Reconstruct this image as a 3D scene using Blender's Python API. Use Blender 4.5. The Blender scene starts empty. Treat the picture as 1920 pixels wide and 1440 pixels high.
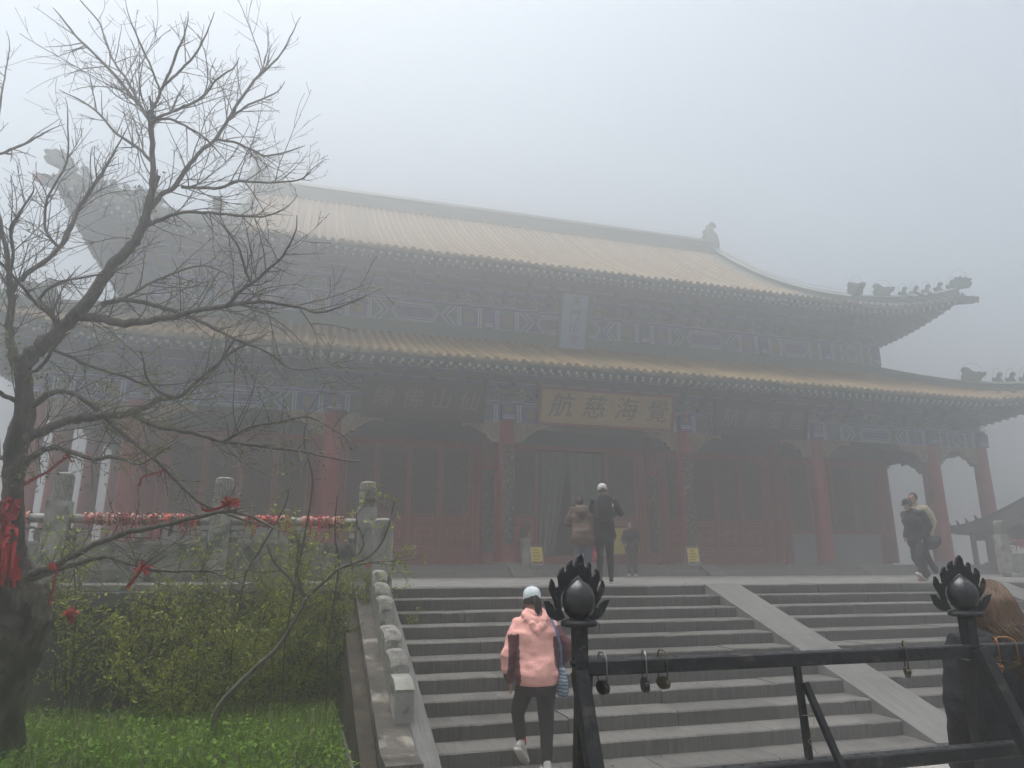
import bpy, bmesh, math, random
import numpy as np
from mathutils import Vector, Matrix, noise as mnoise
random.seed(11); RNG = np.random.default_rng(11)
scene = bpy.context.scene
COL = scene.collection
PI = math.pi
# ------------------------------------------------------------------ camera
CAM = Vector((0.0729, -10.8911, 0.2935)); FPX = 1336.26
FW = Vector((0.27462371, 0.92881424, 0.24876883)); RT = Vector((0.95908389, -0.28311691, -0.00170504)); UP = Vector((-0.06884699, -0.23905842, 0.96856139))
cam_d = bpy.data.cameras.new('camera'); cam = bpy.data.objects.new('camera', cam_d); COL.objects.link(cam)
cam_d.sensor_width = 36.0; cam_d.sensor_fit = 'HORIZONTAL'; cam_d.lens = FPX/1920*36; cam_d.clip_start = 0.05; cam_d.clip_end = 800
m = Matrix.Identity(4)
for i in range(3):
    m[i][0] = RT[i]; m[i][1] = UP[i]; m[i][2] = -FW[i]; m[i][3] = CAM[i]
cam.matrix_world = m
scene.camera = cam
# ------------------------------------------------------------------ sky, sun, exposure
SUN_EL, SUN_AZ = math.radians(80), math.radians(-60)      # azimuth from +Y towards +X
world = bpy.data.worlds.new('World'); scene.world = world; world.use_nodes = True
wn = world.node_tree.nodes; wl = world.node_tree.links
sky = wn.new('ShaderNodeTexSky'); sky.sky_type = 'NISHITA'; sky.sun_disc = False
sky.sun_elevation = SUN_EL; sky.sun_rotation = SUN_AZ; sky.altitude = 1300; sky.air_density = 1.0; sky.dust_density = 4.0; sky.ozone_density = 1.0
hsv = wn.new('ShaderNodeHueSaturation'); hsv.inputs['Hue'].default_value = 0.472; hsv.inputs['Saturation'].default_value = 0.45
bg = wn['Background']; bg.inputs['Strength'].default_value = 0.08
wl.new(sky.outputs[0], hsv.inputs['Color']); wl.new(hsv.outputs[0], bg.inputs['Color'])
sun_d = bpy.data.lights.new('sun', 'SUN'); sun_d.energy = 1.5; sun_d.angle = math.radians(40); sun_d.color = (1.0, 0.97, 0.93)
sun = bpy.data.objects.new('sun', sun_d); COL.objects.link(sun)
sd = Vector((math.sin(SUN_AZ)*math.cos(SUN_EL), math.cos(SUN_AZ)*math.cos(SUN_EL), math.sin(SUN_EL)))
sun.rotation_euler = sd.to_track_quat('Z', 'Y').to_euler(); sun.location = (0, 0, 40)
vs = scene.view_settings; vs.view_transform = 'Standard'; vs.look = 'None'; vs.gamma = 1.0; vs.exposure = 1.62; vs.use_curve_mapping = False
cy = scene.cycles
cy.max_bounces = 6; cy.diffuse_bounces = 3; cy.glossy_bounces = 2; cy.transmission_bounces = 2; cy.volume_bounces = 2; cy.transparent_max_bounces = 6
cy.use_denoising = True; cy.use_adaptive_sampling = True; cy.adaptive_threshold = 0.02
cy.caustics_reflective = False; cy.caustics_refractive = False
FOG_DENSITY = 0.034

# ------------------------------------------------------------------ helpers
def at(u, v, w):
    """world point seen at photo pixel (u,v), w metres deep"""
    return CAM + (FW + RT*((u-960)/FPX) + UP*((720-v)/FPX))*w

TMP = bpy.data.scenes.new('workbench')
def baked(o):
    """mesh of object o with its modifiers applied, evaluated apart from the main scene"""
    TMP.collection.objects.link(o); 
    with bpy.context.temp_override(scene=TMP, view_layer=TMP.view_layers[0]):
        dg = bpy.context.evaluated_depsgraph_get(); me = bpy.data.meshes.new_from_object(o.evaluated_get(dg))
    bpy.data.objects.remove(o); return me
class MB:
    def __init__(s): s.v = []; s.f = []; s.mi = []; s.cur = 0
    def add(s, vs, fs):
        b = len(s.v); s.v.extend([tuple(p) for p in vs]); s.f.extend([tuple(i+b for i in f) for f in fs]); s.mi.extend([s.cur]*len(fs)); return s
    def box(s, x0, x1, y0, y1, z0, z1):
        return s.add([(x0,y0,z0),(x1,y0,z0),(x1,y1,z0),(x0,y1,z0),(x0,y0,z1),(x1,y0,z1),(x1,y1,z1),(x0,y1,z1)],
                     [(0,3,2,1),(4,5,6,7),(0,1,5,4),(1,2,6,5),(2,3,7,6),(3,0,4,7)])
    def obox(s, c, ax, ay, az):
        c = Vector(c); ax = Vector(ax); ay = Vector(ay); az = Vector(az)
        p = [c+ax*i+ay*j+az*k for k in (-1,1) for j in (-1,1) for i in (-1,1)]
        return s.add(p, [(0,2,3,1),(4,5,7,6),(0,1,5,4),(1,3,7,5),(3,2,6,7),(2,0,4,6)])
    def bar(s, a, b, w, h=None, up=(0,0,1)):
        a = Vector(a); b = Vector(b); d = b-a; L = d.length; d.normalize(); h = h or w
        r = d.cross(Vector(up))
        if r.length < 1e-4: r = d.cross(Vector((0,1,0)))
        r.normalize(); n = r.cross(d)
        return s.obox((a+b)/2, r*w/2, d*L/2, n*h/2)
    def prism(s, poly, axis, a0, a1):
        """poly: 2D points; axis 'x': (y,z), 'y': (x,z), 'z': (x,y)"""
        n = len(poly)
        def P(p, a):
            return (a,p[0],p[1]) if axis == 'x' else (p[0],a,p[1]) if axis == 'y' else (p[0],p[1],a)
        vs = [P(p,a0) for p in poly]+[P(p,a1) for p in poly]
        fs = [tuple(range(n))[::-1], tuple(range(n,2*n))]+[(i,(i+1)%n,n+(i+1)%n,n+i) for i in range(n)]
        return s.add(vs, fs)
    def tube(s, pts, rad, n=8, ref=None, cap=True, closed_tip=False):
        pts = [Vector(p) for p in pts]; N = len(pts)
        if not isinstance(rad, (list, tuple)): rad = [rad]*N
        b = len(s.v); prev = None
        for i, p in enumerate(pts):
            d = (pts[min(i+1,N-1)]-pts[max(i-1,0)])
            if d.length < 1e-9: d = Vector((0,0,1))
            d.normalize()
            r0 = Vector(ref) if ref is not None else (prev if prev is not None else (Vector((0,0,1)) if abs(d.z) < .9 else Vector((1,0,0))))
            x = r0-d*r0.dot(d)
            if x.length < 1e-4: x = d.orthogonal()
            x.normalize(); y = d.cross(x); prev = x
            rr = rad[i]; rx, ry = rr if isinstance(rr, (tuple, list)) else (rr, rr)
            for k in range(n):
                a = 2*PI*k/n; q = p+x*(math.cos(a)*rx)+y*(math.sin(a)*ry); s.v.append((q.x,q.y,q.z))
        for i in range(N-1):
            for k in range(n):
                k2 = (k+1)%n; s.f.append((b+i*n+k, b+i*n+k2, b+(i+1)*n+k2, b+(i+1)*n+k)); s.mi.append(s.cur)
        if cap:
            s.f.append(tuple(b+k for k in range(n))[::-1]); s.f.append(tuple(b+(N-1)*n+k for k in range(n))); s.mi += [s.cur]*2
        return s
    def lathe(s, prof, n=16, c=(0,0,0), sx=1, sy=1):
        """prof: (r,z) list bottom to top"""
        b = len(s.v); c = Vector(c)
        for r, z in prof:
            for k in range(n):
                a = 2*PI*k/n; s.v.append((c.x+math.cos(a)*r*sx, c.y+math.sin(a)*r*sy, c.z+z))
        N = len(prof)
        for i in range(N-1):
            for k in range(n):
                k2 = (k+1)%n; s.f.append((b+i*n+k,b+i*n+k2,b+(i+1)*n+k2,b+(i+1)*n+k)); s.mi.append(s.cur)
        s.f.append(tuple(b+k for k in range(n))[::-1]); s.f.append(tuple(b+(N-1)*n+k for k in range(n))); s.mi += [s.cur]*2
        return s
    def ball(s, c, r, n=12, m=8):
        rx, ry, rz = r if isinstance(r, (tuple,list)) else (r,r,r)
        prof = [(max(1e-3, math.sin(PI*i/m)), -math.cos(PI*i/m)) for i in range(m+1)]
        b = len(s.v); s.lathe(prof, n)
        for i in range(b, len(s.v)):
            v = s.v[i]; s.v[i] = (c[0]+v[0]*rx, c[1]+v[1]*ry, c[2]+v[2]*rz)
        return s
    def mesh(s, name):
        me = bpy.data.meshes.new(name); me.from_pydata(s.v, [], s.f)
        if any(s.mi): me.polygons.foreach_set('material_index', s.mi)
        me.update(); return me
    def build(s, name, mats, parent=None, smooth=False, loc=None, bevel=None):
        return link(name, s.mesh(name), mats, parent, smooth, loc)

def link(name, me, mats, parent=None, smooth=False, loc=None):
    if mats is not None and not me.materials:
        for mm in (mats if isinstance(mats, (list,tuple)) else [mats]): me.materials.append(mm)
    if smooth:
        me.polygons.foreach_set('use_smooth', [True]*len(me.polygons))
    o = bpy.data.objects.new(name, me); COL.objects.link(o)
    if loc is not None: o.location = loc
    if parent is not None: o.parent = parent
    return o
def inst(name, me, parent, loc, rotz=0, scale=None):
    o = bpy.data.objects.new(name, me); COL.objects.link(o); o.location = loc
    if rotz: o.rotation_euler = (0,0,rotz)
    if scale: o.scale = scale
    if parent is not None: o.parent = parent
    return o
def tag(o, label=None, cat=None, group=None, kind=None):
    if label: o['label'] = label
    if cat: o['category'] = cat
    if group: o['group'] = group
    if kind: o['kind'] = kind
    return o
def thing(name, label, cat, loc=(0,0,0), rotz=0, group=None):
    o = bpy.data.objects.new(name, None); COL.objects.link(o); o.location = loc; o.rotation_euler = (0,0,rotz); o.empty_display_size = .2
    return tag(o, label, cat, group)
def arr_mesh(name, V, F):
    me = bpy.data.meshes.new(name); V = np.asarray(V, dtype=np.float32); F = np.asarray(F, dtype=np.int32); k = F.shape[1]
    me.vertices.add(len(V)); me.vertices.foreach_set('co', V.ravel()); me.loops.add(F.size); me.loops.foreach_set('vertex_index', F.ravel())
    me.polygons.add(len(F)); me.polygons.foreach_set('loop_start', np.arange(0, F.size, k, dtype=np.int32)); me.polygons.foreach_set('loop_total', np.full(len(F), k, dtype=np.int32))
    me.update(calc_edges=True); return me

# ------------------------------------------------------------------ materials
def mat(name, col, rough=.7, var=.25, scale=6.0, bump=.0, bscale=30.0, col2=None, stretch=(1,1,1), spec=.3, metal=0.0, rnd=.0, coat=0, isl=False, spots=None, detail=6, patch=None):
    """base colour broken up by noise; rnd = brightness spread between objects; isl = per-island spread"""
    mt = bpy.data.materials.new(name); mt.use_nodes = True; nt = mt.node_tree; N = nt.nodes; L = nt.links
    B = N['Principled BSDF']; B.inputs['Roughness'].default_value = rough; B.inputs['Metallic'].default_value = metal; B.inputs['Specular IOR Level'].default_value = spec
    if coat: B.inputs['Coat Weight'].default_value = coat; B.inputs['Coat Roughness'].default_value = .25
    tc = N.new('ShaderNodeTexCoord'); mp = N.new('ShaderNodeMapping'); mp.inputs['Scale'].default_value = stretch
    L.new(tc.outputs['Object'], mp.inputs['Vector'])
    vec = mp.outputs[0]
    oi = N.new('ShaderNodeObjectInfo')
    if rnd:
        ad = N.new('ShaderNodeVectorMath'); ad.operation = 'ADD'; mu = N.new('ShaderNodeVectorMath'); mu.operation = 'SCALE'
        cmb = N.new('ShaderNodeCombineXYZ'); L.new(oi.outputs['Random'], cmb.inputs[0]); L.new(oi.outputs['Random'], cmb.inputs[1]); mu.inputs['Scale'].default_value = 37.0
        L.new(cmb.outputs[0], mu.inputs[0]); L.new(vec, ad.inputs[0]); L.new(mu.outputs[0], ad.inputs[1]); vec = ad.outputs[0]
    nz = N.new('ShaderNodeTexNoise'); nz.inputs['Scale'].default_value = scale; nz.inputs['Detail'].default_value = detail; nz.inputs['Roughness'].default_value = .62
    L.new(vec, nz.inputs['Vector'])
    rp = N.new('ShaderNodeValToRGB'); rp.color_ramp.elements[0].position = .3; rp.color_ramp.elements[1].position = .72
    c = Vector(col[:3]); c2 = Vector(col2[:3]) if col2 else c*(1+var)
    c1 = c if col2 else c*(1-var)
    rp.color_ramp.elements[0].color = (*c1, 1); rp.color_ramp.elements[1].color = (*c2, 1)
    L.new(nz.outputs['Fac'], rp.inputs[0]); out = rp.outputs[0]
    if spots:
        sc, sz, scol, amt = spots
        n2 = N.new('ShaderNodeTexNoise'); n2.inputs['Scale'].default_value = sc; n2.inputs['Detail'].default_value = 5; L.new(vec, n2.inputs['Vector'])
        r2 = N.new('ShaderNodeValToRGB'); r2.color_ramp.elements[0].position = sz; r2.color_ramp.elements[1].position = min(1, sz+.12)
        r2.color_ramp.elements[0].color = (0,0,0,1); r2.color_ramp.elements[1].color = (amt,amt,amt,1); L.new(n2.outputs['Fac'], r2.inputs[0])
        mx = N.new('ShaderNodeMix'); mx.data_type = 'RGBA'; L.new(r2.outputs[0], mx.inputs[0]); L.new(out, mx.inputs[6]); mx.inputs[7].default_value = (*scol, 1); out = mx.outputs[2]
    if patch:
        sc, sz, scol, amt = patch
        pv_ = N.new('ShaderNodeVectorMath'); pv_.operation = 'MULTIPLY_ADD'; cb = N.new('ShaderNodeCombineXYZ'); L.new(oi.outputs['Random'], cb.inputs[0]); L.new(oi.outputs['Random'], cb.inputs[1]); pv_.inputs[1].default_value = (53,91,0)
        L.new(cb.outputs[0], pv_.inputs[0]); L.new(tc.outputs['Object'], pv_.inputs[2])
        n4 = N.new('ShaderNodeTexNoise'); n4.inputs['Scale'].default_value = sc; n4.inputs['Detail'].default_value = 7; n4.inputs['Roughness'].default_value = .65; L.new(pv_.outputs[0], n4.inputs['Vector'])
        r4 = N.new('ShaderNodeValToRGB'); r4.color_ramp.elements[0].position = sz; r4.color_ramp.elements[1].position = min(1,sz+.16); r4.color_ramp.elements[0].color = (0,0,0,1); r4.color_ramp.elements[1].color = (amt,amt,amt,1); L.new(n4.outputs['Fac'], r4.inputs[0])
        m4 = N.new('ShaderNodeMix'); m4.data_type = 'RGBA'; L.new(r4.outputs[0], m4.inputs[0]); L.new(out, m4.inputs[6]); m4.inputs[7].default_value = (*scol,1); out = m4.outputs[2]
    if rnd or isl:
        hv = N.new('ShaderNodeHueSaturation'); mr = N.new('ShaderNodeMapRange'); mr.inputs[3].default_value = 1-(rnd or .35); mr.inputs[4].default_value = 1+(rnd or .35)
        if isl:
            g = N.new('ShaderNodeNewGeometry'); L.new(g.outputs['Random Per Island'], mr.inputs[0])
        else: L.new(oi.outputs['Random'], mr.inputs[0])
        L.new(mr.outputs[0], hv.inputs['Value']); L.new(out, hv.inputs['Color']); out = hv.outputs[0]
    L.new(out, B.inputs['Base Color'])
    if bump:
        n3 = N.new('ShaderNodeTexNoise'); n3.inputs['Scale'].default_value = bscale; n3.inputs['Detail'].default_value = 5; L.new(vec, n3.inputs['Vector'])
        bp = N.new('ShaderNodeBump'); bp.inputs['Strength'].default_value = bump; bp.inputs['Distance'].default_value = .02; L.new(n3.outputs['Fac'], bp.inputs['Height']); L.new(bp.outputs[0], B.inputs['Normal'])
    mt.use_backface_culling = False
    return mt
def leafmat(name, c1, c2, rough=.5):
    mt = mat(name, c1, rough, col2=c2, scale=2.5, isl=True, spec=.25); nt = mt.node_tree; B = nt.nodes['Principled BSDF']
    B.inputs['Subsurface Weight'].default_value = 0
    tr = nt.nodes.new('ShaderNodeBsdfTranslucent'); tr.inputs[0].default_value = (*[min(1,(a+b)*.75) for a,b in zip(c1,c2)],1); ms = nt.nodes.new('ShaderNodeMixShader'); ms.inputs[0].default_value = .28
    o = nt.nodes['Material Output']; nt.links.new(B.outputs[0], ms.inputs[1]); nt.links.new(tr.outputs[0], ms.inputs[2]); nt.links.new(ms.outputs[0], o.inputs[0]); return mt
M = {}
M['step'] = mat('step_riser_stained_shaded', (.042,.040,.037), .8, col2=(.135,.129,.119), scale=1.0, stretch=(45,2.2,2.2), bump=.6, bscale=1.6, rnd=.22, spec=.2, spots=(.9,.60,(.03,.029,.028),.6), patch=(2.2,.50,(.10,.096,.088),.55))  # streak stains, plus the shade of upright faces painted into a darker base
M['tread'] = mat('step_tread_worn_lit', (.070,.067,.062), .75, col2=(.18,.173,.158), scale=1.0, stretch=(45,2.2,2.2), bump=.5, bscale=1.6, rnd=.16, spec=.3, spots=(.8,.62,(.08,.078,.07),.5), patch=(2.0,.50,(.055,.052,.046),.7))  # painted lighter than the risers: light from above put into the tread colour
M['ramp'] = mat('ramp_stone', (.095,.094,.089), .75, col2=(.185,.182,.172), scale=1.0, stretch=(30,2,2), bump=.4, bscale=1.5, rnd=.10, patch=(1.8,.52,(.075,.073,.068),.6))
M['terrace'] = mat('terrace_stone', (.13,.128,.12), .7, col2=(.24,.235,.22), scale=1.2, bump=.2)
M['paver'] = mat('paver_stone', (.22,.215,.2), .8, col2=(.34,.33,.31), scale=24, bump=.3, bscale=80, rnd=.1)
M['wallstone'] = mat('dark_wall_stone', (.03,.031,.031), .7, col2=(.10,.102,.1), scale=2.5, stretch=(1,1,3), bump=.5, bscale=12, rnd=.3)
M['coping'] = mat('coping_stone', (.05,.051,.05), .7, col2=(.13,.131,.128), scale=4, bump=.4, bscale=20, rnd=.2)
M['marble'] = mat('carved_marble', (.20,.195,.175), .75, col2=(.42,.41,.375), scale=3.5, bump=.4, bscale=35, spots=(5,.54,(.075,.08,.062),.85), rnd=.08)
M['cheek'] = mat('cheek_stone', (.035,.031,.026), .85, col2=(.15,.138,.12), scale=3.2, bump=.7, bscale=30, spots=(4,.57,(.34,.315,.27),.8))
M['weathered'] = mat('weathered_marble', (.13,.125,.11), .8, col2=(.34,.33,.30), scale=6, bump=.6, bscale=45, spots=(11,.53,(.06,.055,.05),.8))
M['red'] = mat('red_lacquer', (.30,.036,.030), .45, var=.3, scale=1.6, spec=.4, spots=(3,.58,(.17,.055,.045),.6))
M['redwall'] = mat('red_wall_paint', (.19,.03,.025), .6, var=.25, scale=1.5)
M['doorred'] = mat('door_red', (.31,.045,.037), .5, var=.3, scale=3)
M['gold'] = mat('dull_gold', (.34,.23,.09), .5, var=.2, scale=12, spec=.5)
M['line'] = mat('pale_gold_line', (.52,.38,.23), .6, var=.15, scale=20)
M['blue'] = mat('painted_blue', (.055,.085,.24), .6, var=.45, scale=5, spots=(6,.57,(.10,.11,.14),.6))
M['green'] = mat('painted_green', (.035,.13,.105), .6, var=.45, scale=5, spots=(6,.57,(.09,.11,.10),.6))
M['white'] = mat('painted_white_band', (.48,.52,.55), .6, var=.25, scale=8, spots=(7,.55,(.2,.22,.25),.7))
M['dkgreen'] = mat('bracket_green', (.055,.115,.105), .6, var=.3, scale=3)
M['soffit'] = mat('soffit_green', (.07,.115,.105), .7, var=.3, scale=2)
M['rafter'] = mat('rafter_end_paint', (.50,.53,.47), .6, var=.2, scale=10)
M['tile'] = mat('yellow_glazed_tile', (.24,.160,.068), .4, col2=(.41,.290,.135), scale=1.8, spec=.4, rnd=.20, spots=(2.2,.57,(.15,.13,.09),.55))
M['tilebase'] = mat('yellow_tile_bed', (.095,.064,.034), .5, col2=(.16,.108,.055), scale=2.0)
M['gtile'] = mat('green_glazed_tile', (.045,.085,.055), .4, col2=(.10,.14,.095), scale=2.2, spec=.5, rnd=.12)
M['greytile'] = mat('grey_roof_tile', (.035,.037,.038), .6, var=.3, scale=4)
M['lattice'] = None
M['dado'] = mat('grey_plaster', (.33,.335,.33), .8, var=.08, scale=2)
M['plinth'] = mat('plinth_stone', (.13,.125,.115), .75, col2=(.22,.21,.195), scale=2, stretch=(10,2,2), bump=.3)
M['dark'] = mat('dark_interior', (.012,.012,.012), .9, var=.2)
M['blackboard'] = mat('black_lacquer', (.012,.012,.012), .4, var=.2)
M['curtain'] = mat('grey_curtain_cloth', (.20,.215,.20), .85, var=.12, scale=3)
M['goldboard'] = mat('gold_lacquer_board', (.31,.205,.070), .5, col2=(.46,.33,.14), scale=3, stretch=(1,1,3))
M['blueboard'] = mat('blue_board', (.26,.37,.50), .55, var=.2, scale=3)
M['ironblack'] = mat('black_painted_iron', (.008,.009,.010), .5, col2=(.024,.025,.027), scale=7, bump=.25, bscale=45, spec=.32, spots=(18,.60,(.085,.075,.066),.75))
M['pearl'] = mat('glossy_black_iron', (.010,.011,.012), .30, col2=(.03,.031,.033), scale=9, bump=.12, bscale=30, spec=.5, spots=(20,.64,(.08,.075,.07),.6))
M['steel'] = mat('worn_steel', (.30,.29,.27), .35, var=.2, scale=30, metal=.9)
M['brass'] = mat('brass', (.30,.15,.07), .5, var=.3, scale=25, metal=.6)
M['oldbrass'] = mat('tarnished_brass', (.10,.085,.055), .5, var=.3, scale=25, metal=.6)
M['bark'] = mat('tree_bark', (.060,.054,.044), .9, col2=(.19,.172,.142), scale=9, stretch=(1.5,1.5,.5), bump=.9, bscale=22, spots=(5,.60,(.035,.05,.015),.7))
M['trunkbark'] = mat('rough_trunk_bark', (.022,.018,.013), .95, col2=(.19,.165,.13), scale=6, stretch=(2,2,.8), bump=1.0, bscale=14, spots=(3.0,.50,(.010,.012,.006),.9))
M['twig'] = mat('twig_bark', (.13,.115,.10), .85, var=.3, scale=10)
M['stem'] = mat('shrub_stem', (.05,.042,.03), .85, var=.35, scale=12)
M['leaf'] = leafmat('shrub_leaf', (.105,.135,.018), (.24,.27,.055))
M['leaf2'] = leafmat('bright_shrub_leaf', (.17,.215,.018), (.35,.385,.055))
M['bud'] = leafmat('young_leaf', (.12,.14,.04), (.25,.27,.10))
M['herb'] = leafmat('ground_herb_leaf', (.07,.16,.008), (.17,.30,.022))
M['grass'] = leafmat('grass_blade', (.075,.155,.012), (.17,.27,.035))
M['straw'] = leafmat('dry_grass', (.20,.18,.09), (.34,.30,.18))
M['soil'] = mat('dark_soil', (.018,.015,.010), .95, col2=(.045,.04,.022), scale=5, bump=.8, bscale=20)
M['ground'] = mat('lower_ground', (.14,.137,.13), .85, col2=(.22,.215,.2), scale=3)
M['ribbon'] = mat('red_ribbon', (.34,.012,.016), .5, col2=(.52,.025,.03), scale=9, isl=True)
M['ribbonpale'] = mat('faded_pink_ribbon', (.45,.16,.13), .55, col2=(.62,.30,.25), scale=14, isl=True)
M['ribbonorange'] = mat('orange_ribbon', (.62,.10,.03), .5, col2=(.75,.20,.07), scale=12, isl=True)
M['ribbondark'] = mat('dark_red_cord', (.10,.02,.02), .6, col2=(.20,.05,.045), scale=18, isl=True)
M['yellow'] = mat('yellow_signboard', (.80,.60,.07), .5, var=.1, scale=5)
M['ink'] = mat('dark_ink', (.06,.045,.02), .6, var=.1)
M['whitepaint'] = mat('white_painted_tube', (.60,.60,.57), .45, var=.08)
M['wire'] = mat('lightning_wire', (.10,.105,.10), .5, var=.1)
def lattice_mat():
    mt = bpy.data.materials.new('lattice_screen'); mt.use_nodes = True; nt = mt.node_tree; N = nt.nodes; L = nt.links; B = N['Principled BSDF']; B.inputs['Roughness'].default_value = .6
    tc = N.new('ShaderNodeTexCoord'); vo = N.new('ShaderNodeTexVoronoi'); vo.inputs['Scale'].default_value = 11; vo.inputs['Randomness'].default_value = .25
    mp = N.new('ShaderNodeMapping'); mp.inputs['Rotation'].default_value = (0, .785, 0); L.new(tc.outputs['Object'], mp.inputs[0]); L.new(mp.outputs[0], vo.inputs['Vector'])
    r = N.new('ShaderNodeValToRGB'); r.color_ramp.elements[0].position = .12; r.color_ramp.elements[1].position = .45
    r.color_ramp.elements[0].color = (.40,.30,.20,1); r.color_ramp.elements[1].color = (.022,.025,.030,1); e = r.color_ramp.elements.new(.62); e.color = (.09,.03,.025,1)
    L.new(vo.outputs['Distance'], r.inputs[0]); L.new(r.outputs[0], B.inputs['Base Color']); return mt
M['lattice'] = lattice_mat()
def script_mat():
    mt = bpy.data.materials.new('carved_couplet_board'); mt.use_nodes = True; nt = mt.node_tree; N = nt.nodes; L = nt.links; B = N['Principled BSDF']; B.inputs['Roughness'].default_value = .55
    tc = N.new('ShaderNodeTexCoord'); nz = N.new('ShaderNodeTexNoise'); nz.inputs['Scale'].default_value = 11; nz.inputs['Detail'].default_value = 6; L.new(tc.outputs['Object'], nz.inputs['Vector'])
    r = N.new('ShaderNodeValToRGB'); r.color_ramp.elements[0].position = .53; r.color_ramp.elements[1].position = .60; r.color_ramp.elements[0].color = (.020,.017,.016,1); r.color_ramp.elements[1].color = (.30,.275,.245,1)
    L.new(nz.outputs['Fac'], r.inputs[0]); L.new(r.outputs[0], B.inputs['Base Color']); return mt
M['couplet'] = script_mat()
# ================================================================== SETTING
RISE, TREAD = .15, .434
gx = MB(); gx.add([(-120,-110,-1.545),(140,-110,-1.545),(140,150,-1.545),(-120,150,-1.545)], [(0,1,2,3)])
tag(gx.build('ground', M['ground']), 'grey lower ground in front of the stairs', kind='structure')
tr = MB(); tr.box(-60, 80, .40, 95, -1.54, -.004)
terrace = tag(tr.build('terrace', M['terrace']), kind='structure')
# paving of the terrace near its front edge, slabs laid in rows
tb = [MB() for _ in range(3)]
slab_meshes = []
for L in (1.2, 1.5, .9):
    s = MB(); s.prism([(.42+.004,-.03),(.42+.76,-.03),(.42+.76,.0),(.42+.004,.0)], 'x', .003, L-.003); slab_meshes.append((L, s.mesh('paving_slab')))
for _, me in slab_meshes: me.materials.append(M['terrace'])
for row in range(3):
    x = 1.5+random.random()*.5
    while x < 15:
        L, me = random.choice(slab_meshes); inst('paving_slab', me, terrace, (x, row*.76, .0+random.uniform(-.001,.0015))); x += L
# ------------------------------------------------------------------ main stairs
stairs = thing('stone_staircase', 'wide weathered grey stone staircase climbing to the temple terrace', 'stairs', (0,0,0))
def step_mesh(L, seed):
    """one step stone: worn, slightly chipped nose, hammered faces"""
    n = max(8,int(L/.07)); b = MB(); c = .014
    prof = [(0,-RISE),(TREAD+.02,-RISE),(TREAD+.02,0),(TREAD*.5,0),(c,0),(0,-c),(0,-RISE*.5)]; k = len(prof)
    for i in range(n+1):
        x = .0035+(L-.007)*i/n; q = mnoise.noise(Vector((x*2.2,seed*7.3,0))); r_ = mnoise.noise(Vector((x*9,seed*3.1,4))); ch = max(0,mnoise.noise(Vector((x*6,seed*5.7,9)))-.25)*.035
        if i in (0,n): ch += .010*random.random()
        for j,(y,z) in enumerate(prof):
            if j == 4: y += ch+.003*r_; z += -ch*.25+.003*q
            elif j == 5: y += .003*r_+ch*.2; z += -ch*.8+.002*q
            elif j == 3: z += .003*q
            elif j == 6: y += .004*q
            b.v.append((x,y,z))
    for i in range(n):
        for j in range(k): b.f.append((i*k+j,i*k+(j+1)%k,(i+1)*k+(j+1)%k,(i+1)*k+j)); b.mi.append(0)
    b.f.append(tuple(range(k))[::-1]); b.f.append(tuple(n*k+j for j in range(k))); b.mi += [0,0]
    me = b.mesh('stone_block')
    bm = bmesh.new(); bm.from_mesh(me); bmesh.ops.recalc_face_normals(bm, faces=bm.faces); bm.to_mesh(me); bm.free(); me.update()
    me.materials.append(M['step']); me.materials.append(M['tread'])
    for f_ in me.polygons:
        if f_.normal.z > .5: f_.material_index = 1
    return me
LENS = [1.0,1.25,1.5,1.8,2.1]
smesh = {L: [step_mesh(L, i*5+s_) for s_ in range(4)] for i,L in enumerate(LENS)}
XS0, XS1 = 1.36, 18.3
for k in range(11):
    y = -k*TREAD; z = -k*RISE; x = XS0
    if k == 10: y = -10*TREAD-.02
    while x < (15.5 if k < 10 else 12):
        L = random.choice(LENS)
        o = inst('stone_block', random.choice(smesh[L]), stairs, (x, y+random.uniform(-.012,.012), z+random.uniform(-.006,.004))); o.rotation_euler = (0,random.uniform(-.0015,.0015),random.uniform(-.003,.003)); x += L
# sloping ramp stones laid over the steps
def ramp_stone(x0, x1, y0, y1, off=.014, par=stairs, name='ramp_slab'):
    sl = RISE/TREAD
    b = MB(); b.prism([(y0+.004, y0*sl+off),(y1-.004, y1*sl+off),(y1-.004, y1*sl-.16),(y0+.004, y0*sl-.16)], 'x', x0, x1)
    return b.build(name, M['ramp'], par)
for rx in (6.62, 12.43):
    for a, b_ in ((-4.36,-2.95),(-2.95,-1.86),(-1.86,-.86),(-.86,.02)):
        ramp_stone(rx, rx+.65, a, b_)
# lower pavement of square pavers
pave = MB(); pave.add([(1.0,-9.5,-1.535),(10,-9.5,-1.535),(10,-4.7,-1.535),(1.0,-4.7,-1.535)], [(0,1,2,3)])
pavement = tag(pave.build('pavement', M['soil']), kind='structure')
pm = MB(); pm.box(.004,.596,.004,.796,-.03,0); pme = pm.mesh('paver'); pme.materials.append(M['paver'])
for i in range(14):
    for j in range(5):
        inst('paver', pme, pavement, (1.45+i*.6+(.3 if j%2 else 0), -5.55-j*.8, -1.497+random.uniform(-.0015,.0015)))
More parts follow.
